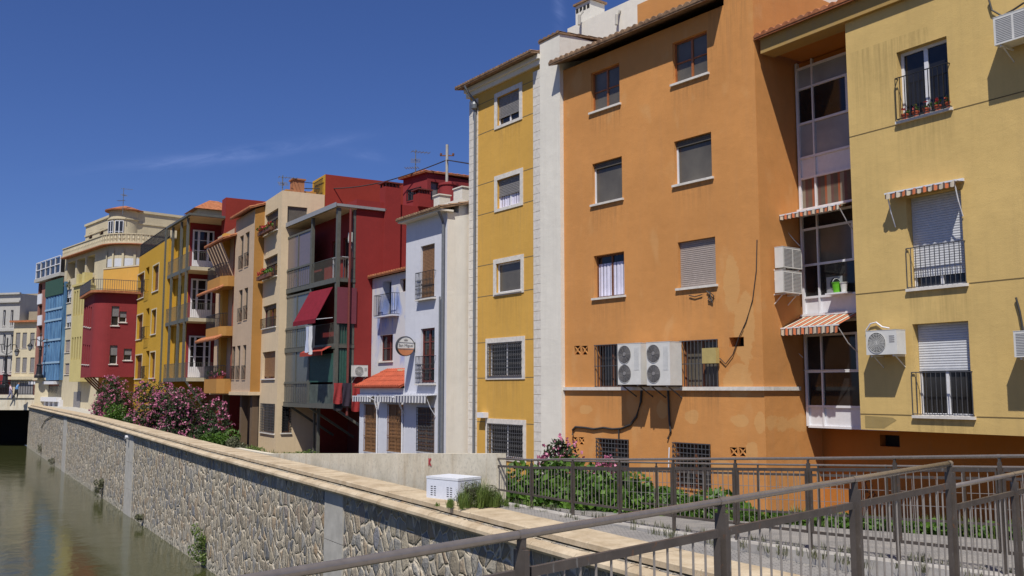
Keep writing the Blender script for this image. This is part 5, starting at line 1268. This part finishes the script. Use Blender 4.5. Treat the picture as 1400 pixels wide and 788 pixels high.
g = MB(); w0, w1 = xk - .3, -.6; zz2 = KB.loc(70, 356)[1]
for i in range(6): q = w0 + (w1 - w0) * i / 5; g.box(q - .05, q + .05, -.30, -.22, zz, zz2)
for z in (zz + .9, zz2, zz): g.box(w0, w1, -.31, -.23, z, z + .08)
g.box(w0, w0 + .1, -.25, 4, zz2, zz2 + .1).build('gallery_frame', M_white, KB.root)
MB().box(w0 + .05, w1 - .05, -.21, 3, zz, zz2 - .05).build('gallery_glazing', M_glass, KB.root)
hb = KB.rect(58, 84, 525, 548)
MB().box(hb[0], hb[1], -.03, 0, KB.loc(70, 546)[1], netz0 - .6).build('shopfront_glazing', M_gl2, KB.root)
for u in (59, 66, 72, 78, 85): x = KB.loc(u, 550)[0]; MB().box(x - .3, x + .3, -.35, .0, -.3, KB.loc(70, 549)[1] + .2).build('white_pillar', M_white, KB.root)
MB().box(hb[0], hb[1] + .5, -.6, -.1, KB.loc(70, 549)[1], KB.loc(70, 543)[1]).build('shopfront_balcony', M_white, KB.root)
# ================= LOW BEIGE AND GREY HOUSES BEYOND THE BRIDGE =================
LB = Bld('beige_terrace_house', 'narrow beige house with shuttered windows and red roof line beyond bridge', 'house', plan(51, 122), -4000, 4.0)
x0 = LB.loc(19, 450)[0]; z1 = LB.loc(35, 441)[1]
for (v0, v1) in ((455, 476), (489, 509)):
    for u in (21.5, 30.5, 41): LB.win(u, u + 6, v0, v1, frame=M_brown, leaves=2, dep=.15, shutter=.95, shmat=M_shg)
LB.body(x0, 0, 0, z1, 8, M_cream2)
MB().box(x0 - .3, .1, -.5, 0, z1, z1 + .25).build('eave', M_tile, LB.root); zz = LB.loc(35, 515)[1]; MB().box(x0 - .2, .1, -.6, 0, zz - .4, zz).build('balcony_slab', M_cream2, LB.root)
r = LB.rect(25, 46, 524, 545); MB().box(r[0], r[1], -.04, 0, .2, r[3]).build('shopfront', M_shg, LB.root)
MB().box(x0 + .4, -.6, 2, 6, z1, z1 + 1.6).build('attic_wall', M_tan, LB.root)
TW = Bld('tan_rear_building', 'plain tan wall rising behind the low beige house', 'building', plan(52, 134), -4000, 4.0)
TW.body(TW.loc(22, 450)[0], 0, 0, TW.loc(35, 402)[1], 8, M_tan)
MBd = Bld('grey_white_building', 'pale grey building with tall dark windows at the far left edge', 'building', plan(21, 124), -4000, 4.0)
for (v0, v1) in ((424, 446), (457, 480), (488, 508)):
    for u in (4, 14.5): MBd.win(u, u + 3.5, v0, v1, frame=M_white, leaves=1, dep=.2)
MBd.body(MBd.loc(-60, 450)[0], 0, 0, MBd.loc(10, 402)[1], 9, M_grayb)
for v in (402, 413, 452, 485): zz = MBd.loc(10, v)[1]; MB().box(MBd.loc(-60, 450)[0], .1, -.3, 0, zz - .12, zz + .12).build('string_course', M_grayb, MBd.root)
r = MBd.rect(-60, 15, 513, 527); MB().box(r[0], r[1], -.8, 0, r[2], r[3]).build('shop_sign', M_redf, MBd.root)
r = MBd.rect(-60, 19, 528, 548); MB().box(r[0], r[1], -.1, 0, 0, r[3]).build('shopfront', M_brown, MBd.root)

# ================= BRIDGE =================
BR = empty('stone_bridge', (-47.5, 96, 0), math.atan2(5, -40) - math.pi, 'low concrete road bridge with railings crossing the river at far left', 'bridge')
zt_ = EYE + at(20, 541, 96).z - EYE; zb_ = at(20, 561, 96).z
MB().box(-45, 0, 0, 12, zb_, zt_).build('deck', M_con, BR); MB().box(-45, 2, 11.8, 12.4, -.5, zb_).build('underbridge_shade_wall', M_black, BR)  # black wall added at the back to stand for shade under the deck
MB().box(-45, 0, -.12, 0, zt_ - .25, zt_ + .05).build('deck_edge', M_con, BR)
g = MB(); x = -.9
zr = at(20, 522, 96).z
g.box(-45, -.5, -.06, .0, zr, zr + .08); g.box(-45, -.5, -.06, 0, zt_ + .12, zt_ + .18)
for i in range(150): g.box(-.6 - i * .28, -.56 - i * .28, -.05, -.01, zt_ + .1, zr)
g.build('railing', M_iron, BR)
MB().box(-.9, .6, -.5, .9, -.5, at(38, 520, 96).z).box(-1.1, .8, -.7, 1.1, at(38, 520, 96).z, at(38, 517, 96).z).build('pedestal', M_cream2, BR)
def lamp(px, vb, vt, Y, label):
    b_ = at(px, vb, Y); t_ = at(px, vt, Y); h = t_.z - b_.z
    o_ = empty('street_lamp', b_, 0, label, 'street lamp', 'ornate lamps on the bridge')
    MB().lathe((0, 0, 0), [(0, 0), (.42, 0), (.42, .25), (.28, .4), (.22, 1.2), (.3, 1.3), (.12, 1.45), (.09, h * .6), (.14, h * .62), (.07, h * .65), (.06, h * .95), (.1, h * .96), (0, h)], 12).build('post', M_iron, o_)
    for s_ in (-1, 1):
        MB().tube([(0, 0, h * .8), (s_ * .4, 0, h * .86), (s_ * .95, 0, h * .84), (s_ * 1.05, 0, h * .76)], .045, 6).tube([(0, 0, h * .65), (s_ * .5, 0, h * .7), (s_ * .6, 0, h * .84)], .03, 6).build('arm', M_iron, o_)
        ln = MB().lathe((s_ * 1.05, 0, h * .76 - .75), [(0, 0), (.12, .05), (.26, .5), (.3, .52), (.1, .75), (0, .8)], 8).build('lantern', M_iron, o_)
        MB().lathe((s_ * 1.05, 0, h * .76 - .7), [(.14, .05), (.255, .42)], 8).build('lantern_glass', M_gl3, ln)
lamp(53, 517, 455, 95, 'iron two-armed lamp on the pedestal at the right end of bridge')
lamp(6.5, 530, 461, 97, 'iron two-armed lamp at the far left of the bridge')
def person(u, vb, Y, h, label, lean, shirt, pants):
    b_ = at(u, vb, Y); s_ = h / 1.75
    J = {'pel': (0, 0, .95), 'che': (lean * .15, 0, 1.3), 'nk': (lean * .22, 0, 1.5), 'hd': (lean * .27, 0, 1.66), 'lk': (.18, 0, .5), 'lf': (.1, .0, .05), 'rk': (-.12, .02, .5), 'rf': (-.38, .02, .08),
         'le': (.18, -.22, 1.15), 'lh': (.32, -.2, .95), 're': (-.08, .2, 1.12), 'rh': (-.05, .22, .86)}
    K = list(J); E = [('pel', 'che'), ('che', 'nk'), ('nk', 'hd'), ('pel', 'lk'), ('lk', 'lf'), ('pel', 'rk'), ('rk', 'rf'), ('che', 'le'), ('le', 'lh'), ('che', 're'), ('re', 'rh')]
    rr_ = {'pel': .15, 'che': .17, 'nk': .06, 'hd': .11, 'lk': .08, 'lf': .05, 'rk': .08, 'rf': .05, 'le': .05, 'lh': .04, 're': .05, 'rh': .04}
    me_ = bpy.data.meshes.new('person'); me_.from_pydata([Vector(J[k]) * s_ for k in K], [(K.index(a), K.index(b)) for a, b in E], [])
    o_ = bpy.data.objects.new('person', me_); COL.objects.link(o_); o_.location = b_
    md = o_.modifiers.new('skin', 'SKIN'); 
    for k, q in zip(K, me_.skin_vertices[0].data): q.radius = (rr_[k] * s_,) * 2; q.use_root = (k == 'pel')
    o_.modifiers.new('sub', 'SUBSURF').levels = 1; o_.modifiers['sub'].render_levels = 2
    dg_ = bpy.context.evaluated_depsgraph_get(); nm = bpy.data.meshes.new_from_object(o_.evaluated_get(dg_)); o_.modifiers.clear(); o_.data = nm
    nm.materials.clear()
    for m__ in (pants, shirt, simple('skin%d' % u, (.35, .2, .13))): nm.materials.append(m__)
    for p_ in nm.polygons:
        z = p_.center.z / s_; p_.material_index = 0 if z < 1.0 else (1 if z < 1.5 else 2)
    tag(o_, label, 'person')
person(21.5, 546, 95, 1.75, 'person striding right along the bridge in black clothes and blue top', 1, simple('blue_shirt', (.10, .25, .5)), simple('black_trousers', (.02, .02, .025)))
person(14, 546.5, 96.0, 1.6, 'person walking in pale pink top at left of the dark-clothed walker on bridge', -.3, simple('pale_top', (.5, .38, .45)), simple('lilac_trousers', (.2, .2, .3)))
# ================= WHITE HOUSE BEHIND THE ORANGE ROOF =================
WB = Bld('white_rear_house', 'white rooftop house with vents seen above the orange house roof', 'house', plan(776, 37) + Vector((.613, -.79)) * 9, -298, 2.6)
zwb = WB.loc(840, 10)[1]; x0 = WB.loc(776, 60)[0]
WB.body(x0, 3, 0, zwb, 6, M_wh)
r = WB.rect(787, 807, 14, 34, .5); o = MB().box(r[0], r[1], .5, 1.3, zwb, r[3] + .3).build('chimney', M_wh, WB.root)
g = MB()
for i in range(4): q = r[0] + (r[1] - r[0]) * (i + .15) / 4; g.box(q, q + (r[1] - r[0]) * .17, .49, .5, r[3] - .02, r[3] + .16)
g.build('chimney_opening', M_black, o)
MB().box(r[0] - .08, r[1] + .08, .42, 1.38, r[3] + .3, r[3] + .38).build('chimney_cap', M_tilew, o)
for u in (797, 848): x = WB.loc(u, 30)[0]; z = WB.loc(u, 36)[1]; MB().tube([(x, -.02, z + .6), (x, -.18, z + .4), (x, -.2, z)], .06, 8).build('spout', M_cong, WB.root)
# ================= ANTENNAS AND WIRE =================
def antenna(u, vb, vt, Y, label, arms=3, mat=None):
    b_ = at(u, vb, Y); h = at(u, vt, Y).z - b_.z
    o_ = empty('antenna', b_ - Vector((0, 0, .5)), 0, label, 'antenna'); h += .5
    MB().tube([(0, 0, 0), (0, 0, h)], .028, 6).build('mast', M_pipe, o_)
    for k in range(arms):
        z = h * (1 - .22 * k) - .1; a = .4 + k * 1.3; g_ = MB(); L_ = .75 - .1 * k
        d_ = Vector((math.cos(a), math.sin(a), 0)); p_ = Vector((-d_.y, d_.x, 0))
        g_.bar(Vector((0, 0, z)) - d_ * L_ * .3, Vector((0, 0, z)) + d_ * L_, .025)
        for i in range(6): c_ = Vector((0, 0, z)) + d_ * L_ * (i / 5 * 1.2 - .25); g_.bar(c_ - p_ * .25, c_ + p_ * .25, .015)
        g_.build('aerial', M_pipe, o_)
antenna(568, 242, 205, 47, 'thin aerial on the left part of the red rooftop room'); 
antenna(168, 286, 257, 84, 'tall branched aerial on top of the round turret', 3)
antenna(386, 262, 240, 48, 'short aerial beside the cream house chimney', 2)
pb = at(611, 240, 45); ph = at(611, 198, 45).z - pb.z
po = empty('wire_pole', pb - Vector((0, 0, .8)), 0, 'weathered pole carrying the overhead wire above red rooftop room', 'pole')
MB().tube([(0, 0, 0), (0, 0, ph + .8)], .07, 8).build('pole', M_cong, po); MB().bar((-.35, 0, ph + .25), (.35, 0, ph + .25), .05).lathe((-.3, 0, ph + .25), [(.05, 0), (.06, .1), (0, .14)], 8).lathe((.3, 0, ph + .25), [(.05, 0), (.06, .1), (0, .14)], 8).build('crossarm', M_brown, po)
A = at(415, 258, 50); Bp = at(611, 219, 45); C_ = at(642, 224, 38)
w_ = MB(); pts = [A.lerp(Bp, i / 14) - Vector((0, 0, .5 * math.sin(math.pi * i / 14))) for i in range(15)] + [Bp.lerp(C_, i / 4) for i in range(1, 5)]
tag(w_.tube(pts, .028, 5).build('overhead_wire', M_cable), 'black overhead wire sagging from cream roof to the pole and ochre house', 'wire')
# ================= CONCRETE WALL, CABINET, RAILINGS =================
def onrw(x, y, z): return rw(x, y, z)
Lp = rwpix(395, 630, .85); Rp = rwpix(672, 690, 1.15)
CW = empty('concrete_wall', rw(Rp[0], 1.15, 0), 0, 'low weathered concrete wall ending beside the path railing', 'wall')
base = Vector(CW.location); m = MB(); nseg = 24; vs = []
fu = [(385, 621.5), (450, 620.5), (520, 620), (600, 620.5), (663, 621)]
xa, xb = -31.5, Rp[0]
def ztop_at(i):
    x = xa + (xb - xa) * i / nseg; y = .8 + .45 * i / nseg; p = rw(x, y, 0)
    # height of the 620 px sight line above this point
    k = p.y / ray(500, 620.5).y; return EYE + ray(500, 620.5).z * k
for i in range(nseg + 1):
    x = xa + (xb - xa) * i / nseg; y = .8 + .45 * i / nseg; zt__ = max(ztop_at(i), 3.9)
    for (dy, z) in ((0, 3.2), (0, zt__), (.22, zt__), (.22, 2.6)):
        p = rw(x, y + dy, z); vs.append(tuple(p - base))
zrw = ztop_at(nseg)
fs = [(4 * i + k, 4 * i + 4 + k, 4 * i + 5 + k, 4 * i + 1 + k) for i in range(nseg) for k in range(3)] + [(0, 1, 2, 3), (4 * nseg, 4 * nseg + 3, 4 * nseg + 2, 4 * nseg + 1)]
m.add(vs, fs).build('wall', M_con, CW)
# red stencilled K
ks = -Vector((RX.x, RX.y)); kp = rwpix(577, 631, 1.02)
kk = bpy.data.curves.new('k', 'FONT'); kk.body = 'K'; kk.size = .2; kk.offset = .012; kk.extrude = .002
ko = bpy.data.objects.new('k_tmp', kk); COL.objects.link(ko); me = bpy.data.meshes.new_from_object(ko.evaluated_get(bpy.context.evaluated_depsgraph_get())); bpy.data.objects.remove(ko)
ko = bpy.data.objects.new('painted_letter', me); COL.objects.link(ko); me.materials.clear(); me.materials.append(simple('red_paint', (.40, .04, .05))); ko.parent = CW
i_ = (kp[0] - xa) / (xb - xa); yk = .8 + .45 * i_
q = rw(kp[0], yk - .006, EYE + ray(577, 636).z * rw(kp[0], yk).y / ray(577, 636).y) - base
ang = math.atan2(RX.y, RX.x); ko.matrix_local = Matrix.Translation(q) @ Matrix.Rotation(ang - .018, 4, 'Z') @ Matrix.Rotation(math.pi / 2, 4, 'X')
# white cabinet on the coping
pL = onz(583, 679, -2.07); pR = onz(626, 686, -2.10)
d_ = (pR - pL).xy; CB = empty('utility_cabinet', (pL.x, pL.y, 3.80), math.atan2(d_.y, d_.x), 'white metal cabinet with louvred vents standing on the stone coping', 'cabinet')
wd_ = d_.length; hb_ = at(604, 652, (pL.y + pR.y) / 2).z - 3.81
MB().box(0, wd_, 0, .62, 0, hb_ - .05).build('body', simple('cabinet_white', (.60, .63, .70), .5, 0, .05), CB)
MB().box(-.006, wd_ + .006, -.006, .626, hb_ - .045, hb_).build('lid', simple('cabinet_lid', (.62, .64, .68), .5, 0, .05), CB)
for x in (.12, wd_ - .30):
    m = MB()
    for i in range(5):
        for j in range(2): m.box(x + j * .09, x + .055 + j * .09, -.004, 0, .07 + i * .04, .082 + i * .04)
    m.build('vent', M_black, CB)
def rail_run(name, label, tops, bases, hr, post=.055, gap=.14, bot=.16, bars=.1, barr=.008, wires=0, neck=.06, dense=True, pm=None, group=None, skip=()):
    o_ = empty(name, (tops[0].x, tops[0].y, bases[0]), 0, label, 'railing', group); b0 = Vector(o_.location)
    T = [p - b0 for p in tops]
    hm = MB(); hm.tube(T, hr, 14)
    for p in T: hm.tube([p - (T[1] - T[0]).normalized() * .022, p + (T[1] - T[0]).normalized() * .022], hr + .002, 14, False)
    hm.build('handrail', M_rail, o_, True)
    for i, (p, bz) in enumerate(zip(T, bases)):
        nx_ = T[min(i + 1, len(T) - 1)] - T[max(i - 1, 0)]; nx_.z = 0; nx_.normalize(); sd_ = Vector((-nx_.y, nx_.x, 0)); zb__ = bz - b0.z
        m_ = MB(); a, c = Vector((p.x, p.y, zb__ - .15)), Vector((p.x, p.y, p.z - neck)); m_.bar(a, c, post, post * .42, up=nx_); m_.bar(c, (p.x, p.y, p.z - hr * .5), post * .45, post * .4, up=nx_)
        m_.build('post', pm or M_post, o_)
    for i in range(len(T) - 1):
        a, c = T[i].copy(), T[i + 1].copy(); d = (c - a); L_ = d.length; d.normalize(); a += d * (post * .5 + .012); c -= d * (post * .5 + .012)
        za, zc_ = bases[i] - b0.z + bot, bases[i + 1] - b0.z + bot
        m_ = MB()
        ta, tc_ = a - Vector((0, 0, gap)), c - Vector((0, 0, gap)); ba, bc = Vector((a.x, a.y, za)), Vector((c.x, c.y, zc_))
        m_.bar(ta, tc_, .014 if wires else .022, .04)
        (MB() if wires else m_).bar(ba, bc, .02, .035).build('bottom_rail', pm or M_post, o_) if wires else m_.bar(ba, bc, .02, .035)
        if not wires: m_.bar(ta + Vector((0, 0, -.02)), ba, .03, .02, up=d); m_.bar(tc_ + Vector((0, 0, -.02)), bc, .03, .02, up=d)
        n_ = int(L_ / bars); mb_ = MB()
        for k in range(1, n_): t_ = k / n_; mb_.tube([ta.lerp(tc_, t_) - Vector((0, 0, .018)), ba.lerp(bc, t_) + Vector((0, 0, .015))], barr, 6, False)
        for k in range(wires): t_ = (k + 1) / (wires + 1); mb_.tube([ta.lerp(ba, t_), tc_.lerp(bc, t_)], barr, 5, False)
        m_.build('panel', pm or M_post, o_)
        mb_.build('panel_bars', M_bar, o_)
    return o_
rail_run('path_railing', 'nearer grey steel railing along the kerb of the path', near, nbase, .019, .055, .14, .22, .1, .0055)
rail_run('path_railing', 'farther grey steel railing between path and planting bed', far, fbase, .017, .05, .16, .2, .3, .0045, wires=2)
Y0 = 3.9
def ra(t): k = 1 + .25 * t; return at((713 + 519.5 * t) / k, (731 + 126.2 * t) / k, Y0 * k)
TA = [ra(t) for t in range(0, 4)]; dA_ = TA[1] - TA[0]
TA = [TA[0] - dA_ * 2, TA[0] - dA_] + TA
rail_run('footbridge_railing', 'large foreground steel railing with round handrail rising to the right', TA, [p.z - 1.05 for p in TA], .0185, .066, .155, .1, .105, .0062)
B0 = at(1299, 666, Y0 * 1.76); B1 = at(1386, 648.5, Y0 * 2.0); B2 = B1 + (B1 - B0) * 1.35
rail_run('footbridge_railing', 'lower steel railing section at right edge continuing past the last tall post', [B0, B1, B2, B2 + (B2 - B1)], [p.z - 1.0 for p in (B0, B1, B2, B2 + (B2 - B1))], .0175, .058, .15, .1, .105, .0062)
# deck of the footbridge the camera stands on
dd = dA_.copy(); dd.z = 0; dd.normalize(); sdn = Vector((-dd.y, dd.x, 0)); p0 = TA[0] - dd * 14
def dk(s, w, z): q = Vector((TA[0].x, TA[0].y, 0)) + dd * s - sdn * w; return (q.x, q.y, z)
m = MB(); zd = EYE - 1.68; e0, e1 = -24, 8.6
m.add([dk(e0, -.1, zd - .35), dk(e1, -.1, zd - .35), dk(e1, 3.2, zd - .35), dk(e0, 3.2, zd - .35), dk(e0, -.1, zd), dk(e1, -.1, zd), dk(e1, 3.2, zd), dk(e0, 3.2, zd)], [(3, 2, 1, 0), (4, 5, 6, 7), (0, 1, 5, 4), (1, 2, 6, 5), (2, 3, 7, 6), (3, 0, 4, 7)])
tag(m.build('footbridge_deck', M_cong), None, None, None, 'structure')
# ================= PLANTING =================
def gp(u, v, zrel): return onz(u, v, zrel)
def bed(px, Y, z): p = plan(px, Y); return (p.x, p.y, z)
shrub('oleander_bush', 'smaller pink oleander in front of the crimson house', 'bush', bed(155, 67, 2.6), (1.6, 1.5, 1.95), 9000, .09, M_leaf, 700, M_pink, .06, seed=1, clumps=22, group='pink oleanders by the river')
shrub('oleander_bush', 'left half of the big pink oleander mass in front of yellow house', 'bush', bed(216, 52, 2.5), (1.9, 1.7, 1.95), 11000, .09, M_leaf, 750, M_pink, .055, seed=2, clumps=24, group='pink oleanders by the river')
shrub('oleander_bush', 'big pink oleander under the steel balconies, right of its twin', 'bush', bed(262, 48, 2.5), (2.1, 1.7, 1.85), 11000, .085, M_leaf, 750, M_pink, .052, seed=3, clumps=24, group='pink oleanders by the river')
shrub('round_bush', 'rounded bright green clipped bush between the oleanders', 'bush', bed(161, 60, 2.6), (.98, .95, 1.22), 6500, .065, M_leafb, seed=4, clumps=30, aspect=.6)
shrub('leafy_shrub', 'bright green leafy shrub right of the large oleander', 'shrub', bed(304, 43, 2.6), (.9, .8, .8), 2200, .10, M_leafb, seed=5)
shrub('leafy_shrub', 'grey-green dry looking shrub beneath the beige balconies', 'shrub', bed(328, 41, 2.6), (.75, .7, .65), 2600, .06, M_leafg, seed=6)
shrub('leafy_shrub', 'low green shrub at the foot of the cream house', 'shrub', bed(349, 40, 2.6), (.6, .6, .55), 1800, .06, M_leafy, seed=7)
shrub('leafy_shrub', 'small yellow-green weed clump right of the cream house base', 'shrub', bed(415, 40, 2.5), (.9, .6, .48), 1500, .06, M_leafy, seed=8)
shrub('leafy_shrub', 'dark green shrub low behind the coping near the beige house', 'shrub', bed(283, 46, 2.5), (.8, .8, 1.0), 1800, .1, M_leaf, seed=9)
labs = ['nearest the concrete wall end', 'second from the concrete wall end', 'under the strip between ochre and orange houses', 'below the left lattice vent of orange house', 'below the lower left barred window', 'between the two lower barred windows', 'under the right lower barred window', 'thinning out toward the right past the last barred window']
bp_ = [(705, 20.6, .8), (745, 20.2, .95), (787, 20.0, 1.1), (832, 19.6, .95), (878, 19.2, .85), (925, 18.6, .80), (968, 18.3, .72), (1010, 17.2, .25)]
for k, ((u, Y, h_), lb) in enumerate(zip(bp_, labs)):
    z0_ = 2.66
    shrub('hedge_plant', 'dense green creeper clump ' + lb, 'hedge plant', bed(u, Y, z0_), (1.15, .95, h_ * .62 + .22), 5200 if h_ > .5 else 900, .075, M_leafb, seed=20 + k, clumps=26, group='creeper clumps behind the path railing', aspect=.75, stems=4)
shrub('oleander_bush', 'small pink oleander rising over creepers beside the white strip', 'bush', bed(772, 21.5, 3.3), (.55, .5, .78), 900, .08, M_leaf, 110, M_pink, .045, seed=31, clumps=10, group='pink oleanders by the orange house')
shrub('oleander_bush', 'low pink flowering sprig under the left lower barred window', 'bush', bed(808, 21.0, 3.3), (.45, .4, .62), 600, .07, M_leaf, 320, M_pink, .038, seed=32, clumps=8, group='pink oleanders by the orange house')
# grassy weeds
def tuft(m_, c, n_, h_, sp_, w=.006):
    for _ in range(n_):
        a = random.uniform(0, 6.28); r_ = random.uniform(0, sp_); p = Vector((c[0] + r_ * math.cos(a), c[1] + r_ * math.sin(a), c[2])); l = h_ * random.uniform(.4, 1.1)
        b = random.uniform(0, 6.28); t_ = p + Vector((math.cos(b) * l * .35, math.sin(b) * l * .35, l)); s_ = Vector((-math.sin(b), math.cos(b), 0)) * w; mid = p.lerp(t_, .55) + Vector((0, 0, l * .12))
        m_.add([p - s_, p + s_, mid + s_, mid - s_, t_], [(0, 1, 2, 3), (3, 2, 4)])
cq = onz(652, 690, -2.06)
o = empty('weed_bush', cq, 0, 'feathery green weed bush growing beside the white cabinet', 'weed'); m = MB(); 
for k in range(60):
    gx_, gy_ = random.gauss(.05, .27), random.gauss(0, .14); tuft(m, (gx_, gy_, -.03), 55, max(.1, .52 - .75 * abs(gx_)) * random.uniform(.6, 1.15), .06, .0035)
m.build('foliage', M_leafy, o); m = MB(); leaves_mesh(m, blob_pts(2600, (0, 0, .2), (.42, .28, .26), 12, 3), .022, aspect=.25); m.build('leafy_sprigs', M_leafg, o)
m = MB()
for i in range(260):
    k = random.uniform(2.5, 13); a = far[int(k)].lerp(far[min(13, int(k) + 1)], k % 1); zb__ = fbase[int(k)]
    q = Vector((a.x, a.y, zb__ - .06)) - Vector((pn.x, pn.y, 0)) * random.uniform(.15, 1.4); tuft(m, q, 26, random.uniform(.12, .32), .14, .006)
o = m.build('grass_verge', M_leafy); o['kind'] = 'stuff'
m = MB(); 
for i in range(1500):
    k = random.uniform(3.5, 13); a = far[int(k)].lerp(far[min(13, int(k) + 1)], k % 1); zb__ = fbase[int(k)]
    q = Vector((a.x, a.y, zb__ - .03)) - Vector((pn.x, pn.y, 0)) * random.uniform(.12, .7); leaves_mesh(m, [q + Vector((random.gauss(0, .05), random.gauss(0, .05), random.uniform(0, .2))) for _ in range(3)], .055, aspect=.7)
o = m.build('ground_creeper', M_leafb); o['kind'] = 'stuff'
m = MB()
for i in range(120):
    k = random.uniform(0, 9.8); a = near[int(k)].lerp(near[min(10, int(k) + 1)], k % 1); q = Vector((a.x, a.y, nbase[int(k)] - .02)) + Vector((pn.x, pn.y, 0)) * random.choice((random.uniform(-.35, -.1), random.uniform(.15, .3)));
    if q.z > 0: tuft(m, q + Vector((0, 0, -.02)), 14, .13, .07, .004)
o = m.build('kerb_weeds', M_leafg); o['kind'] = 'stuff'
# dry grass in the garden strip
m = MB()
for i in range(330):
    x = random.uniform(-46, -26); y = random.uniform(.9, 8); tuft(m, rw(x, y, 2.58), 16, random.uniform(.12, .4), .3, .012)
o = m.build('garden_grass', M_leafy); o['kind'] = 'stuff'
# plants rooted in the river wall
for k, (u, v0, v1, lb) in enumerate(((57, 605, 622, 'small dark weed at the water line nearest the bridge'), (75, 625, 638, 'tiny weed at the water line under the second pilaster'), (141, 657, 684, 'bushy weed at the foot of the river wall in mid distance'), (196, 702, 712, 'tiny weed low on the stone wall'), (281, 715, 775, 'long trailing weed hanging down stone wall near the lower left'))):
    a = rwpix(u, (v0 + v1) / 2, -.05); zz0 = rwpix(u, v1, -.05)[1]; zz1 = rwpix(u, v0, -.05)[1]; h_ = zz1 - zz0
    o = empty('wall_weed', rw(a[0], -.05, max(zz0, .02)), 0, lb, 'weed', 'weeds rooted in the river wall'); m = MB()
    leaves_mesh(m, [q for q in blob_pts(700 if k in (2, 4) else 250, (RYV.x * -.2, RYV.y * -.2, h_ * .5), (.16 + h_ * .2, .16 + h_ * .2, h_ * .52), 12, 60 + k)], .06, aspect=.35); m.build('foliage', M_leafg if k < 4 else M_leafy, o)
    MB().tube([(0, 0, h_), (-.08, -.05, h_ * .5), (-.05, -.05, 0)], .012, 5).build('stem', M_bark, o)
